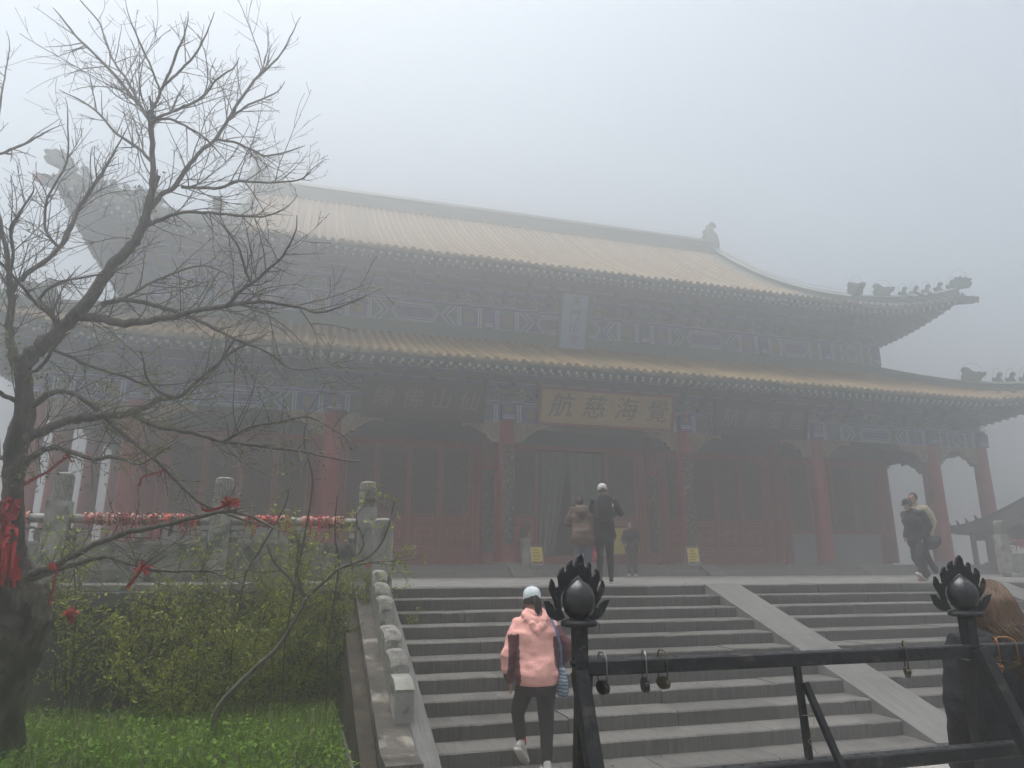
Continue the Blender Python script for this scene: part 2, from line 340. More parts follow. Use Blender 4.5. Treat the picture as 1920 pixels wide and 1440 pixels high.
# ------------------------------------------------------------------ retaining wall left of the stairs
wall = thing('retaining_wall', 'dark damp stone retaining wall behind the shrubs left of the stairs', 'wall', (0,.0,0))
core = MB(); core.box(-22, 1.0, .12, .42, -1.52, -.20); core.build('wall_core', M['wallstone'], wall)
bl = {}
for L in (.55,.7,.85):
    b = MB(); c = .012
    b.prism([(0+c,0),(L-c,0),(L-.004,c),(L-.004,.318-c),(L-c,.318),(c,.318),(.004,.318-c),(.004,c)], 'y', 0, .16); me = b.mesh('wall_block'); me.materials.append(M['wallstone']); bl[L] = me
for c_ in range(4):
    x = -8.0+random.random()*.4; z = -1.5+c_*.325
    while x < .98:
        L = random.choice(list(bl))
        if x+L > 1.02: break
        inst('wall_block', bl[L], wall, (x, .0+random.uniform(-.008,.008), z)); x += L
cm = MB(); cm.prism([(-.08,-.2),(.42,-.2),(.42,-.004),(-.06,-.004),(-.08,-.03)], 'x', .004, 1.5); cme = cm.mesh('coping_stone'); cme.materials.append(M['coping'])
for i in range(10): inst('coping_stone', cme, wall, (-13.9+i*1.5, random.uniform(-.004,.004), 0))
# ------------------------------------------------------------------ balustrade
def post_head_mesh():
    b = MB(); b.lathe([(.125,0),(.13,.02),(.112,.04),(.106,.06),(.106,.40),(.115,.415),(.112,.43),(.08,.445)], 20)
    # raised herringbone / cloud relief, six courses
    for row in range(6):
        z0 = .07+row*.055; sgn = 1 if row%2 == 0 else -1
        for k in range(16):
            a = 2*PI*k/16+(row//2)*.12; da = .17*sgn
            p = Vector((math.cos(a)*.113, math.sin(a)*.113, z0)); q = Vector((math.cos(a+da)*.113, math.sin(a+da)*.113, z0+.052))
            n = Vector((math.cos(a+da/2), math.sin(a+da/2), 0))
            b.bar(p, q, .017, .030, up=n)
    return b.mesh('post_head')
PHM = post_head_mesh(); PHM.materials.append(M['marble'])
def post_mesh():
    b = MB(); w = .135; c = .012
    b.prism([(-w,-w+c),(-w+c,-w),(w-c,-w),(w,-w+c),(w,w-c),(w-c,w),(-w+c,w),(-w,w-c)], 'z', 0, 1.06)
    # raised frame on front and sides
    for a in range(4):
        ca, sa = math.cos(a*PI/2), math.sin(a*PI/2)
        for (x0,x1,z0,z1) in ((-.09,-.078,.15,.93),(.078,.09,.15,.93),(-.078,.078,.15,.162),(-.06,.06,.985,.997)):
            cx, cz = (x0+x1)/2, (z0+z1)/2
            b.obox((ca*cx+sa*(w+.002), sa*cx-ca*(w+.002), cz), (ca*(x1-x0)/2, sa*(x1-x0)/2, 0), (sa*.005,-ca*.005,0), (0,0,(z1-z0)/2))
    return b.mesh('post')
PM_ = post_mesh(); PM_.materials.append(M['marble'])
def panel_mesh(L):
    """balustrade bay of length L between post centres, posts .27 wide"""
    a0, a1 = .137, L-.137
    b = MB(); b.box(a0, a1, -.065, .065, .10, .60)
    b.box(a0, a1, -.085, .085, .60, .635)
    for (x0,x1) in ((a0+.06, (a0+a1)/2-.03), ((a0+a1)/2+.03, a1-.06)):
        for s in (-1,):
            y = -.065
            for (p0,p1,q0,q1) in ((x0,x1,.52,.54),(x0,x1,.17,.19),(x0,x0+.02,.19,.52),(x1-.02,x1,.19,.52),(x0+.09,x1-.09,.44,.452),(x0+.09,x1-.09,.26,.272)):
                b.box(p0, p1, y-.012, y+.001, q0, q1)
    return b.mesh('panel')
def vase_mesh():
    b = MB(); b.lathe([(.045,0),(.06,.02),(.075,.07),(.06,.12),(.035,.15),(.05,.17)], 14)
    # curled cloud wings
    for s in (-1,1):
        pts = []
        for i in range(15):
            a = i/14*4.4; r = .075*(1-i/14*.75); pts.append((s*(.09+math.cos(a+.3)*r*1.0), 0, .175-.02+math.sin(a+.3)*r*.7-.02))
        b.tube(pts, .016, 6)
    return b.mesh('vase_support')
def sill_mesh(L):
    b = MB(); b.prism([(-.17,0),(.17,0),(.17,.10),(-.14,.10),(-.17,.07)], 'x', .0, L-.003); return b.mesh('sill')
PNM = panel_mesh(2.03); VM = vase_mesh(); SLM = sill_mesh(2.03)
RLM = MB().tube([(.137,0,.90),(2.03-.137,0,.90)], .062, 12).mesh('handrail')
for me in (PNM, VM, SLM, RLM): me.materials.append(M['marble'])
bal = thing('stone_balustrade', 'carved pale stone balustrade hung with red ribbons on the retaining wall', 'balustrade', (0,.10,0))
PX = [1.055-2.03*i for i in range(6)]
for i, x in enumerate(PX):
    p = inst('post', PM_, bal, (x, 0, .10)); inst('post_head', PHM, p, (0,0,1.0))
    if i:
        inst('panel', PNM, bal, (x,0,.0)); inst('handrail', RLM, bal, (x,0,.035)); inst('sill', SLM, bal, (x,0,0))
        for vx in (.19, 1.015, 1.84): inst('vase_support', VM, bal, (x+vx,0,.635))
sl_ = MB(); sl_.box(.915,1.195,-.17,.17,0,.10); sl_.build('sill', M['marble'], bal)
# distant balustrade at the right end of the terrace
bal2 = thing('stone_balustrade', 'hazy carved stone balustrade beyond the right end of the hall steps', 'balustrade', (19.1,4.9,0), -.12)
for i in range(5):
    p = inst('post', PM_, bal2, (i*2.03,0,.10)); inst('post_head', PHM, p, (0,0,1.0))
    if i < 4:
        inst('panel', PNM, bal2, (i*2.03,0,0)); inst('handrail', RLM, bal2, (i*2.03,0,.035)); inst('sill', SLM, bal2, (i*2.03,0,0))
        for vx in (.19,1.015,1.84): inst('vase_support', VM, bal2, (i*2.03+vx,0,.635))
# ------------------------------------------------------------------ stair cheek with scrolled balustrade slab
sl = RISE/TREAD
M['mosswall'] = mat('mossy_brown_wall', (.022,.018,.014), .9, col2=(.075,.062,.046), scale=5, bump=.7, bscale=25, spots=(6,.58,(.12,.12,.10),.6))
cheek = thing('stair_cheek', 'stained stone stair cheek with a scrolled drum-shaped parapet left of the stairs', 'parapet', (0,0,0))
b = MB(); b.prism([(.3,-1.54),(.3,.10),(0,.10),(-4.02,-4.02*sl+.10),(-4.42,-4.02*sl+.10),(-4.44,-1.54)], 'x', .90, 1.215); b.build('base_stone', M['cheek'], cheek)
b = MB(); b.prism([(.0,-.12),(.0,.105),(-4.16,-4.16*sl+.105),(-4.52,-1.52),(-4.2,-1.52)], 'x', 1.218, 1.40); b.build('string_stone', M['ramp'], cheek)
b = MB(); b.prism([(.35,-1.54),(.35,-.06),(0,-.06),(-4.3,-4.3*sl-.06),(-4.42,-1.54)], 'x', .74, .897); b.build('outer_course', M['mosswall'], cheek)
# first post at the head of the stairs
p = inst('post', PM_, cheek, (1.22,-.62,-.15)); inst('post_head', PHM, p, (0,0,.66+.0))
# scrolled slab: a row of rounded lobes falling towards the end block
def lobe(y0, y1, ht, x0=1.075, x1=1.265, nm='scroll'):
    """lobe from y0 (upper) to y1 (lower), height ht above cheek"""
    base = lambda y: y*sl+.102
    pts = []
    n = 12; zt = base(y1)+ht
    for i in range(n+1):
        t = i/n; y = y0+(y1-y0)*t
        f = max(0,(t-.62)/.38); g = max(0,(.18-t)/.18)
        z = base(y1)+.13+(zt-base(y1)-.13)*math.sqrt(max(0,1-f**2.4))-.03*g*g+.03*(1-t)
        pts.append((y, max(z, base(y)+.03)))
    poly = pts+[(y1,base(y1)-.01),(y0,base(y0)-.01)]
    b = MB()
    # rounded over the width: three slices
    xs = [(x0,.90),(x0+.03,.975),(x0+.07,1.0),(x1-.07,1.0),(x1-.03,.975),(x1,.90)]
    nP = len(poly); vs = []
    for x, k in xs:
        for i,(y,z) in enumerate(poly):
            zb = base(y); vs.append((x, y, zb+(z-zb)*k if i <= n else z))
    fs = [tuple(range(nP)), tuple(range((len(xs)-1)*nP, len(xs)*nP))[::-1]]
    for s in range(len(xs)-1):
        for i in range(nP):
            j = (i+1)%nP; fs.append((s*nP+i,(s+1)*nP+i,(s+1)*nP+j,s*nP+j))
    b.add(vs, fs); return b.build(nm, M['weathered'], cheek)
lobe(-.74,-1.05,.50); lobe(-1.03,-1.42,.47); lobe(-1.40,-1.95,.50); lobe(-1.93,-2.62,.42); lobe(-2.60,-3.18,.42)
b = MB(); y0, y1 = -3.20,-3.58
b.prism([(y0,y0*sl+.09),(y0,y0*sl+.36),(y1+.12,y0*sl+.345),(y1-.02,y1*sl+.40),(y1-.01,y1*sl+.375),(y1,y1*sl+.09)], 'x', 1.07, 1.25); b.build('end_block', M['marble'], cheek)
# ================================================================== TEMPLE HALL
XC, FL, YC, YW, YR = 9.85, .36, 11.7, 14.3, 23.5
YB = 2*YR-YC
hall = thing('temple_hall', 'foggy red temple hall with double eaves and yellow tiled roof', 'temple', (XC, YC, 0))
H0 = Vector((XC, YC, 0))
def hp(name, mb, mats, par=None, smooth=False):
    """add a hall part given in world coordinates"""
    mb.v = [(x-H0.x, y-H0.y, z) for x,y,z in mb.v]
    return mb.build(name, mats, par or hall, smooth)
def hinst(name, me, loc, par=None, **k):
    return inst(name, me, par or hall, (loc[0]-H0.x, loc[1]-H0.y, loc[2]), **k)
M['queti'] = mat('carved_brace_paint', (.10,.09,.06), .6, col2=(.36,.30,.20), scale=9, bump=.5, bscale=14, detail=3)
M['bandgreen'] = mat('faded_green_band', (.09,.155,.12), .6, var=.2, scale=3, stretch=(1,1,8))
# --- plinth and its two steps
pl = MB(); pl.box(XC-18.3, XC+18.3, 10.98, YB+.9, -.02, FL-.004); hp('plinth', pl, M['plinth'])
pb = {}
for L in (1.7,2.2,2.7):
    s = MB(); s.prism([(0,-.18),(.42,-.18),(.42,0),(.012,0),(0,-.012)], 'x', .004, L-.004); me = s.mesh('plinth_block'); me.materials.append(M['plinth']); pb[L] = me
for row,(y,z) in enumerate(((10.5,.18),(10.86,.36))):
    x = XC-18.6
    while x < XC+18:
        L = random.choice(list(pb)); hinst('plinth_block', pb[L], (x,y+random.uniform(-.005,.005),z)); x += L
for px_ in (6.35, 13.0, 19.3):
    s = MB(); s.prism([(10.10,.0),(10.10,.02),(10.93,.385),(10.93,.0)], 'x', px_, px_+.62); hp('step_ramp', s, M['ramp'])
# --- columns
CU = [-17.05,-14.5,-8.95,-3.3,3.3,8.95,14.5,17.05]
cm_ = MB(); cm_.lathe([(.315,.0),(.315,.02),(.30,.05),(.285,2.5),(.27,5.2)], 24); CME = cm_.mesh('column'); CME.materials.append(M['red']); CME.polygons.foreach_set('use_smooth',[True]*len(CME.polygons))
bm_ = MB(); bm_.lathe([(.46,0),(.46,.03),(.42,.075),(.36,.09)], 24); bm_.box(-.5,.5,-.5,.5,-.03,.012); CBM = bm_.mesh('column_base'); CBM.materials.append(M['plinth'])
SIDEY = [YW, 18.0, 21.7, 25.3, 29.0, 32.7, YB]
colpos = [(u,YC) for u in CU]+[(s*17.05,y) for s in (-1,1) for y in SIDEY]+[(u,YB) for u in CU[1:-1]]
for u,y in colpos:
    c = hinst('column', CME, (XC+u, y, FL+.06)); inst('column_base', CBM, c, (0,0,-.06))
for u in CU[1:-1]: hinst('column', CME, (XC+u, YW+.12, FL+.06))
# --- walls
w = MB(); w.box(XC-14.5,XC-14.2,YW+.1,32.7,FL,7.2); hp('side_wall', w, M['redwall'])
w = MB(); w.box(XC+14.2,XC+14.5,YW+.1,32.7,FL,7.2); hp('side_wall', w, M['redwall'])
w = MB(); w.box(XC-14.2,XC+14.2,32.4,32.7,FL,7.2); hp('rear_wall', w, M['redwall'])
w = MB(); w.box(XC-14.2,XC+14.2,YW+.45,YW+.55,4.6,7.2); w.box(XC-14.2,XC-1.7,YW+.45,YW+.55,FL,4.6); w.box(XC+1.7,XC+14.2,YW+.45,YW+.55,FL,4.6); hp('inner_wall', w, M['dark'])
w = MB(); w.box(XC-16.6,XC+16.6,YC+.35,YW+.1,5.25,5.30); hp('veranda_ceiling', w, M['soffit'])
# --- door leaves
def leaf_mesh(h, window=False):
    b = MB(); W = 1.0; fr = .085
    b.cur = 0
    b.box(.006,fr,-.03,.03,0,h); b.box(W-fr,W-.006,-.03,.03,0,h)
    rails = [0,.10] if not window else [0,.08]
    def rail(z0,z1): b.box(fr,W-fr,-.028,.03,z0,z1)
    if not window:
        zs = [(0,.09),(.36,.42),(1.02,1.08),(1.34,1.40),(h-.10,h)]
        for a,c in zs: rail(a,c)
        b.box(fr,W-fr,-.008,.02,.09,.36); b.box(fr,W-fr,-.008,.02,.42,1.02); b.box(fr,W-fr,-.008,.02,1.08,1.34)
        zl = 1.40
    else:
        rail(0,.09); rail(h-.10,h); zl = .09
    b.cur = 1; b.box(fr,W-fr,-.004,.014,zl,h-.10)
    b.cur = 2
    def outline(pts, r=.007):
        b.tube([(p[0],-.012,p[1]) for p in pts]+[(pts[0][0],-.012,pts[0][1])], r, 4)
    def rect(x0,x1,z0,z1,y=-.031,r=.0065):
        b.tube([(x0,y,z0),(x1,y,z0),(x1,y,z1),(x0,y,z1),(x0,y,z0)], r, 4)
    rect(.03,W-.03,.03,h-.03)
    rect(fr-.012,W-fr+.012,zl-.015,h-.085)
    if not window:
        for (z0,z1) in ((.09,.36),(1.08,1.34)):
            zc = (z0+z1)/2; o = [(.5+.27*sx+.06*math.cos(a)*1.0, zc+.055*math.sin(a)) for sx,rng in ((1,(-PI/2,PI/2)),(-1,(PI/2,1.5*PI))) for a in [rng[0]+(rng[1]-rng[0])*i/6 for i in range(7)]]
            outline(o, .008)
        # cloud motif in a square frame
        fx = [(.22,.52),(.26,.94),(.42,.965),(.5,.985),(.58,.965),(.74,.94),(.78,.52)]
        b.tube([(x,-.012,z) for x,z in fx], .008, 4)
        for s in (-1,1):
            sp = [(.5+s*(.02+.0), .90)]+[(.5+s*(.14+.14*math.sin(t*2.2)*(1)), .90-.20*t) for t in (.3,.6,.9,1.2,1.5)]
            sp += [(.5+s*(.12+.075*math.cos(a)), .63+.075*math.sin(a)) for a in (0,-1,-2,-3,-4,-5)]
            b.tube([(x,-.012,z) for x,z in sp], .008, 4)
    me = b.mesh('door_leaf' if not window else 'window_leaf')
    for k in ('doorred','lattice','line'): me.materials.append(M[k])
    return me
DLM = leaf_mesh(3.85); WLM = leaf_mesh(2.92, True)
for bi in range(5):
    a, c = CU[bi+1], CU[bi+2]; W = c-a; x0 = XC+a; x1 = XC+c
    lw = (W-1.16)/4; xs = x0+.58
    win = bi in (0,4)
    t = MB(); t.box(x0+.26,x1-.26,YW-.10,YW+.12,4.55,4.72); t.cur = 1; t.box(x0+.24,x1-.24,YW-.06,YW+.12,4.72,5.25)
    t.cur = 2; t.tube([(x0+1.0,YW-.066,4.84),(x1-1.0,YW-.066,4.84),(x1-.75,YW-.066,4.98),(x1-1.0,YW-.066,5.12),(x0+1.0,YW-.066,5.12),(x0+.75,YW-.066,4.98),(x0+1.0,YW-.066,4.84)], .012, 4)
    hp('lintel', t, [M['doorred'],M['dkgreen'],M['bandgreen']])
    for sx in (x0+.26, x1-.26-.31):
        j = MB(); j.box(sx, sx+.31, YW-.05, YW+.12, FL, 4.55); j.cur = 1; j.tube([(sx+.05,YW-.052,.8),(sx+.26,YW-.052,.8),(sx+.26,YW-.052,4.45),(sx+.05,YW-.052,4.45),(sx+.05,YW-.052,.8)], .006, 4); hp('door_jamb', j, [M['doorred'],M['line']])
    if win:
        d = MB(); d.box(xs,x1-.58,YW-.02,YW+.2,FL,1.50); d.box(xs-.02,x1-.56,YW-.06,YW+.2,1.50,1.60); hp('dado', d, M['dado'])
        for i in range(4): hinst('window_leaf', WLM, (xs+i*lw, YW, 1.62), scale=(lw,1,1))
    else:
        d = MB(); d.box(xs, x1-.58, YW-.09, YW+.10, FL, .69); hp('threshold', d, M['doorred'])
        for i in range(4):
            if bi == 2 and i in (1,2): continue
            hinst('door_leaf', DLM, (xs+i*lw, YW, .70), scale=(lw,1,1))
# --- painted tie beams
def painted_beam(x0, x1, y, z0, z1, first):
    """beam along x with bands, chevrons and a long hexagonal field, front face at y"""
    b = MB(); L = x1-x0; h = z1-z0; zc = (z0+z1)/2; A, B_, = (0,1) if first else (1,0)
    b.cur = A; b.box(x0,x1,y,y+.38,z0,z1)
    yf = y-.006
    def poly(pts, c, d=.006):
        b.cur = c; b.prism([(p[0],p[1]) for p in pts], 'y', y-d, y+.002)
    def band(xa, w_, c, d=.006): poly([(xa,z0+.02),(xa+w_,z0+.02),(xa+w_,z1-.02),(xa,z1-.02)], c, d)
    # edge lines
    for za in (z0+.005, z1-.025): b.cur = 2; b.box(x0,x1,y-.010,y,za,za+.02)
    bw = .045
    for s in (0,1):
        def X(d): return x0+d if s == 0 else x1-d
        def bd(d, w_, c, dd=.006): band(min(X(d),X(d+w_)), w_, c, dd)
        d = .10
        bd(d,bw,2); bd(d+.09,bw,2); d += .16
        box = min(.62, L*.12)
        bd(d,box,B_,.004)
        cx = X(d+box/2); b.cur = 3
        b.prism([(cx+math.cos(a)*h*.26, zc+math.sin(a)*h*.30) for a in [i*PI/5 for i in range(10)]], 'y', y-.012, y)
        d += box; bd(d+.02,bw,2); bd(d+.11,bw,2); d += .20
        if L > 3.5:
            for k,(off,c) in enumerate(((0,2),(.10,B_),(.22,2))):
                q = d+off; t_ = .05 if c == 2 else .10; dx = h*.42
                pts = [(X(q),z0+.03),(X(q+t_),z0+.03),(X(q+t_+dx),zc),(X(q+t_),z1-.03),(X(q),z1-.03),(X(q+dx),zc)]
                if s: pts = pts[::-1]
                poly(pts, c, .007+.001*k)
    if L > 2.0:
        m_ = 1.75 if L > 3.5 else .75
        xa, xb = x0+m_, x1-m_
        if xb-xa > .5:
            for k,(ins,c) in enumerate(((0,2),(.04,B_),(.10,2),(.125,A if L < 3 else B_))):
                dx = (h/2-ins)*.55; zz0 = z0+.06+ins; zz1 = z1-.06-ins
                if zz1-zz0 < .05: continue
                poly([(xa+ins+dx,zz0),(xb-ins-dx,zz0),(xb-ins,zc),(xb-ins-dx,zz1),(xa+ins+dx,zz1),(xa+ins,zc)], c, .006+.002*k)
            b.cur = 3; n = max(2,int((xb-xa)/.45))
            for i in range(n):
                px_ = xa+.3+(xb-xa-.6)*i/(n-1); b.prism([(px_+math.cos(a)*.09, zc+math.sin(a)*.07*(1 if j%2 else .5)) for j,a in enumerate([k*PI/4 for k in range(8)])], 'y', y-.017, y-.008)
    return b
M['motif'] = mat('painted_motif', (.13,.12,.08), .6, col2=(.24,.20,.13), scale=14)
PMATS = [M['blue'],M['green'],M['white'],M['motif']]
for i in range(7):
    a, c = XC+CU[i]+.24, XC+CU[i+1]-.24
    hp('tie_beam', painted_beam(a,c,YC-.16,4.97,5.58,i%2==0), PMATS)
    # braces under the beam
    L = min(1.32,(c-a)/2-.02)
    for s in (1,-1):
        xx = a+.02 if s == 1 else c-.02
        pr = [(0,0),(L,0),(L-.03,-.16),(L*.80,-.10),(L*.62,-.17),(L*.45,-.33),(L*.33,-.38),(L*.31,-.50),(L*.24,-.53),(L*.22,-.64),(0,-.64)]
        q = MB(); pts = [(xx+s*p[0],4.965+p[1]) for p in pr]; q.prism(pts if s == -1 else pts[::-1], 'y', YC-.07, YC+.07)
        q.cur = 1; q.tube([(p[0],YC-.075,p[1]) for p in pts]+[(pts[0][0],YC-.075,pts[0][1])], .016, 4)
        q.tube([(xx+s*L*.27,YC-.075,4.94),(xx+s*L*.27,YC-.075,4.46)], .012, 4)
        q.tube([(xx+s*(L*.42+.09*math.cos(t)),YC-.075,4.84+.075*math.sin(t)) for t in [k*PI/4 for k in range(9)]], .012, 4)
        hp('brace', q, [M['queti'],M['line']])
# beams along the veranda sides
for s in (-1,1):
    ys = [YC]+SIDEY
    for i in range(len(ys)-1):
        q = MB(); q.box(XC+s*17.05-.17, XC+s*17.05+.17, ys[i]+.24, ys[i+1]-.24, 4.97, 5.58); hp('tie_beam', q, M['blue'] if i%2 else M['green'])
        for e in (1,-1):
            yy = ys[i]+.26 if e == 1 else ys[i+1]-.26; L = min(1.2,(ys[i+1]-ys[i])/2-.3)
            pr = [(0,0),(L,0),(L-.03,-.16),(L*.80,-.10),(L*.62,-.17),(L*.45,-.33),(L*.33,-.38),(L*.31,-.50),(L*.24,-.53),(L*.22,-.64),(0,-.64)]
            q = MB(); q.prism([(yy+e*p[0],4.965+p[1]) for p in pr], 'x', XC+s*17.05-.07, XC+s*17.05+.07); hp('brace', q, M['queti'])
# painted plate blocks at the column heads
for u in CU:
    q = MB(); q.box(XC+u-.235,XC+u+.235,YC-.30,YC+.25,5.02,5.56); q.cur = 2; q.box(XC+u-.20,XC+u+.20,YC-.315,YC-.30,5.08,5.13); q.box(XC+u-.20,XC+u+.20,YC-.315,YC-.30,5.17,5.20)
    q.cur = 3; q.prism([(XC+u+.13*math.cos(a),5.37+.12*math.sin(a)) for a in [k*PI/5 for k in range(10)]], 'y', YC-.312, YC-.30); hp('column_head', q, [M['blue'],M['green'],M['white'],M['motif']])
# --- bracket sets
def bracket_mesh(sc=1.0):
    b = MB()
    b.cur = 0; b.box(-.16,.16,-.16,.16,0,.16)
    z = .16
    for i in range(3):
        yo = -.26*i
        b.cur = i%2
        b.prism([(-.34-.12*i,z+.16),(-.34-.12*i,z+.09),(-.24-.12*i,z),(.24+.12*i,z),(.34+.12*i,z+.09),(.34+.12*i,z+.16)], 'y', yo-.055, yo+.055)
        b.cur = 1-i%2
        b.prism([(yo+.2,z+.015),(yo+.2,z+.15),(yo-.32,z+.15),(yo-.38,z+.08),(yo-.28,z+.015)], 'x', -.06, .06)
        b.cur = 2
        for e in (-1,1): b.box(e*(.28+.12*i)-.075, e*(.28+.12*i)+.075, yo-.075, yo+.075, z+.163, z+.25)
        b.box(-.08,.08,yo-.34,yo-.19,z+.163,z+.25)
        # pale edge lines
        b.cur = 3; b.box(-.34-.12*i,.34+.12*i,yo-.060,yo-.054,z+.145,z+.16)
        z += .26
    me = b.mesh('bracket_set')
    for k in ('green','blue','dkgreen','white'): me.materials.append(M[k])
    return me
BKM = bracket_mesh()
def bell_mesh():
    b = MB(); pts = [(-.36,0),(-.36,.05),(-.26,.09),(-.20,.20),(-.10,.33),(-.03,.40),(0,.47),(.03,.40),(.10,.33),(.20,.20),(.26,.09),(.36,.05),(.36,0)]
    b.tube([(x,-.02,z) for x,z in pts], .013, 4); b.cur = 1; b.tube([(.10*math.cos(t),-.02,.15+.09*math.sin(t)) for t in [k*PI/4 for k in range(9)]], .012, 4)
    me = b.mesh('bell_ornament'); me.materials.append(M['white']); me.materials.append(M['line']); return me
BLM = bell_mesh()
def bracket_row(x0, x1, y, z, n, mz):
    q = MB(); q.cur = 0; q.box(x0,x1,y+.02,y+.12,z,z+1.5); q.cur = 1; q.box(x0,x1,y-.20,y+.2,z-.005,z+.11)
    q.cur = 2
    m_ = int((x1-x0)/.45)
    for i in range(m_):  # scalloped moulding line
        xa = x0+(x1-x0)*i/m_; wv = (x1-x0)/m_; e = .03 if i%2 else .0
        q.box(xa,xa+wv-.01,y-.212,y-.20,z+.02+e*1.4,z+.045+e*1.4)
    hp('bracket_board', q, [M['dkgreen'],M['blue'],M['white']])
    for i in range(n):
        x = x0+(x1-x0)*(i+.5)/n
        hinst('bracket_set', BKM, (x,y,z+.115)); hinst('bell_ornament', BLM, (x+(x1-x0)/n/2,y+.015,z+.12))
bracket_row(XC-17.3, XC+17.3, YC, 5.60, 38, 0)
for s in (-1,1):   # side rows
    q = MB(); q.box(XC+s*17.05-.08,XC+s*17.05+.08,YC,YB,5.6,7.1); hp('bracket_board', q, M['dkgreen'])
    for i in range(14):
        y = YC+.5+i*.9; hinst('bracket_set', BKM, (XC+s*17.05, y, 5.715), rotz=s*PI/2)
# --- upper storey
w = MB(); w.box(XC-14.9,XC+14.9,YW+.13,2*YR-YW-.13,6.9,11.9); hp('upper_wall', w, M['dkgreen'])
UB = [-14.9,-12.2,-8.95,-3.3,3.3,8.95,12.2,14.9]
w = MB(); w.box(XC-15.0,XC+15.0,YW-.22,YW+.12,8.62,8.80); w.box(XC-14.95,XC+14.95,YW-.12,YW+.12,8.80,9.10); hp('wall_ridge', w, M['bandgreen'])
for i in range(7): hp('tie_beam', painted_beam(XC+UB[i]+.18, XC+UB[i+1]-.18, YW-.1, 9.12, 9.92, i%2==1), PMATS)
for u in UB:
    q = MB(); q.box(XC+u-.18,XC+u+.18,YW-.16,YW+.2,9.12,9.92); q.cur = 1; q.box(XC+u-.15,XC+u+.15,YW-.17,YW-.16,9.2,9.25); q.box(XC+u-.15,XC+u+.15,YW-.17,YW-.16,9.3,9.33); hp('column_head', q, [M['blue'],M['white']])
bracket_row(XC-14.9, XC+14.9, YW, 9.94, 33, 0)
for s in (-1,1):
    q = MB(); q.box(XC+s*14.92-.1,XC+s*14.92+.16,YW-.1,2*YR-YW,8.6,9.92); hp('tie_beam', q, M['green'])
    for i in range(12): hinst('bracket_set', BKM, (XC+s*14.95, YW+.3+i*.9, 10.05), rotz=s*PI/2)

# --- roofs
class Roof:
    def __init__(s, We, ye, ze, S, rise, init, lift, out, Lc=5.0):
        s.We=We; s.ye=ye; s.ze=ze; s.S=S; s.rise=rise; s.a=init*S/rise; s.lift=lift; s.out=out; s.Lc=Lc; s.De=YR-ye
    def h(s, t): q=t/s.S; return s.rise*(s.a*q+(1-s.a)*q*q)
    def pt(s, side, e, t, dz=0.0):
        """side 0 front,1 right,2 back,3 left; e along eave, t inward"""
        H = s.We if side%2 == 0 else s.De
        k = max(0,min(1,(abs(e)-(H-s.Lc))/s.Lc)); f = max(0,1-t/6)**2
        z = s.ze+s.h(t)+s.lift*k**2.3*f+dz; o = s.out*k*k*max(0,1-t/4); sg = 1 if e > 0 else -1
        lx, ly = e+sg*o, -H_(s,side)+t-o
        if side == 0: return Vector((XC+lx, YR+ly, z))
        if side == 1: return Vector((XC-ly, YR+lx, z))
        if side == 2: return Vector((XC-lx, YR-ly, z))
        return Vector((XC+ly, YR-lx, z))
def H_(s, side): return s.De if side%2 == 0 else s.We
RU = Roof(17.3, 11.9, 10.92, 11.6, 7.55, .42, .95, .35)
RL_ = Roof(19.45, 9.7, 6.52, 4.6, 2.16, .40, .85, .75, 4.6)
UG = 13.2
def smax(R, side, e):
    H = R.We if side%2 == 0 else R.De
    lim = R.S
    if R is RU and side%2 == 1: lim = R.We-UG
    if R is RU and side%2 == 0 and abs(e) <= UG: return R.S
    return max(0, min(lim, H-abs(e)))
upper_roof = bpy.data.objects.new('upper_roof', None); lower_roof = bpy.data.objects.new('lower_roof', None)
for r_ in (upper_roof, lower_roof): COL.objects.link(r_); r_.parent = hall
def roof_bed(R, par):
    b = MB(); u = MB(); sf = MB()
    for side in range(4):
        H = R.We if side%2 == 0 else R.De
        n = 60; m_ = 14
        es = sorted(set([-H+2*H*i/n for i in range(n+1)]+([UG,-UG,UG+.001,-UG-.001] if (R is RU and side%2 == 0) else [])))
        for (mb, dz, lim) in ((b,0,None),(sf,-.13,(5.6 if R is RU else 5.0))):
            idx = []
            for e in es:
                sm = smax(R,side,e); sm = min(sm,lim) if lim else sm; row = []
                for j in range(m_+1):
                    t = (.04 if dz else 0)+(sm-(.04 if dz else 0))*j/m_ if sm > .05 else sm*j/m_
                    p = R.pt(side,e,t,dz); row.append(len(mb.v)); mb.v.append((p.x,p.y,p.z))
                idx.append(row)
            for i in range(len(es)-1):
                for j in range(m_):
                    f = (idx[i][j],idx[i+1][j],idx[i+1][j+1],idx[i][j+1]); mb.f.append(f if not dz else f[::-1]); mb.mi.append(0)
    hp('tile_bed', b, M['tilebase'], par, True); hp('soffit', sf, M['soffit'], par, True)
roof_bed(RU, upper_roof); roof_bed(RL_, lower_roof)
ARC = [(-1.0,0),(-.72,.70),(0,1.0),(.72,.70),(1.0,0)]
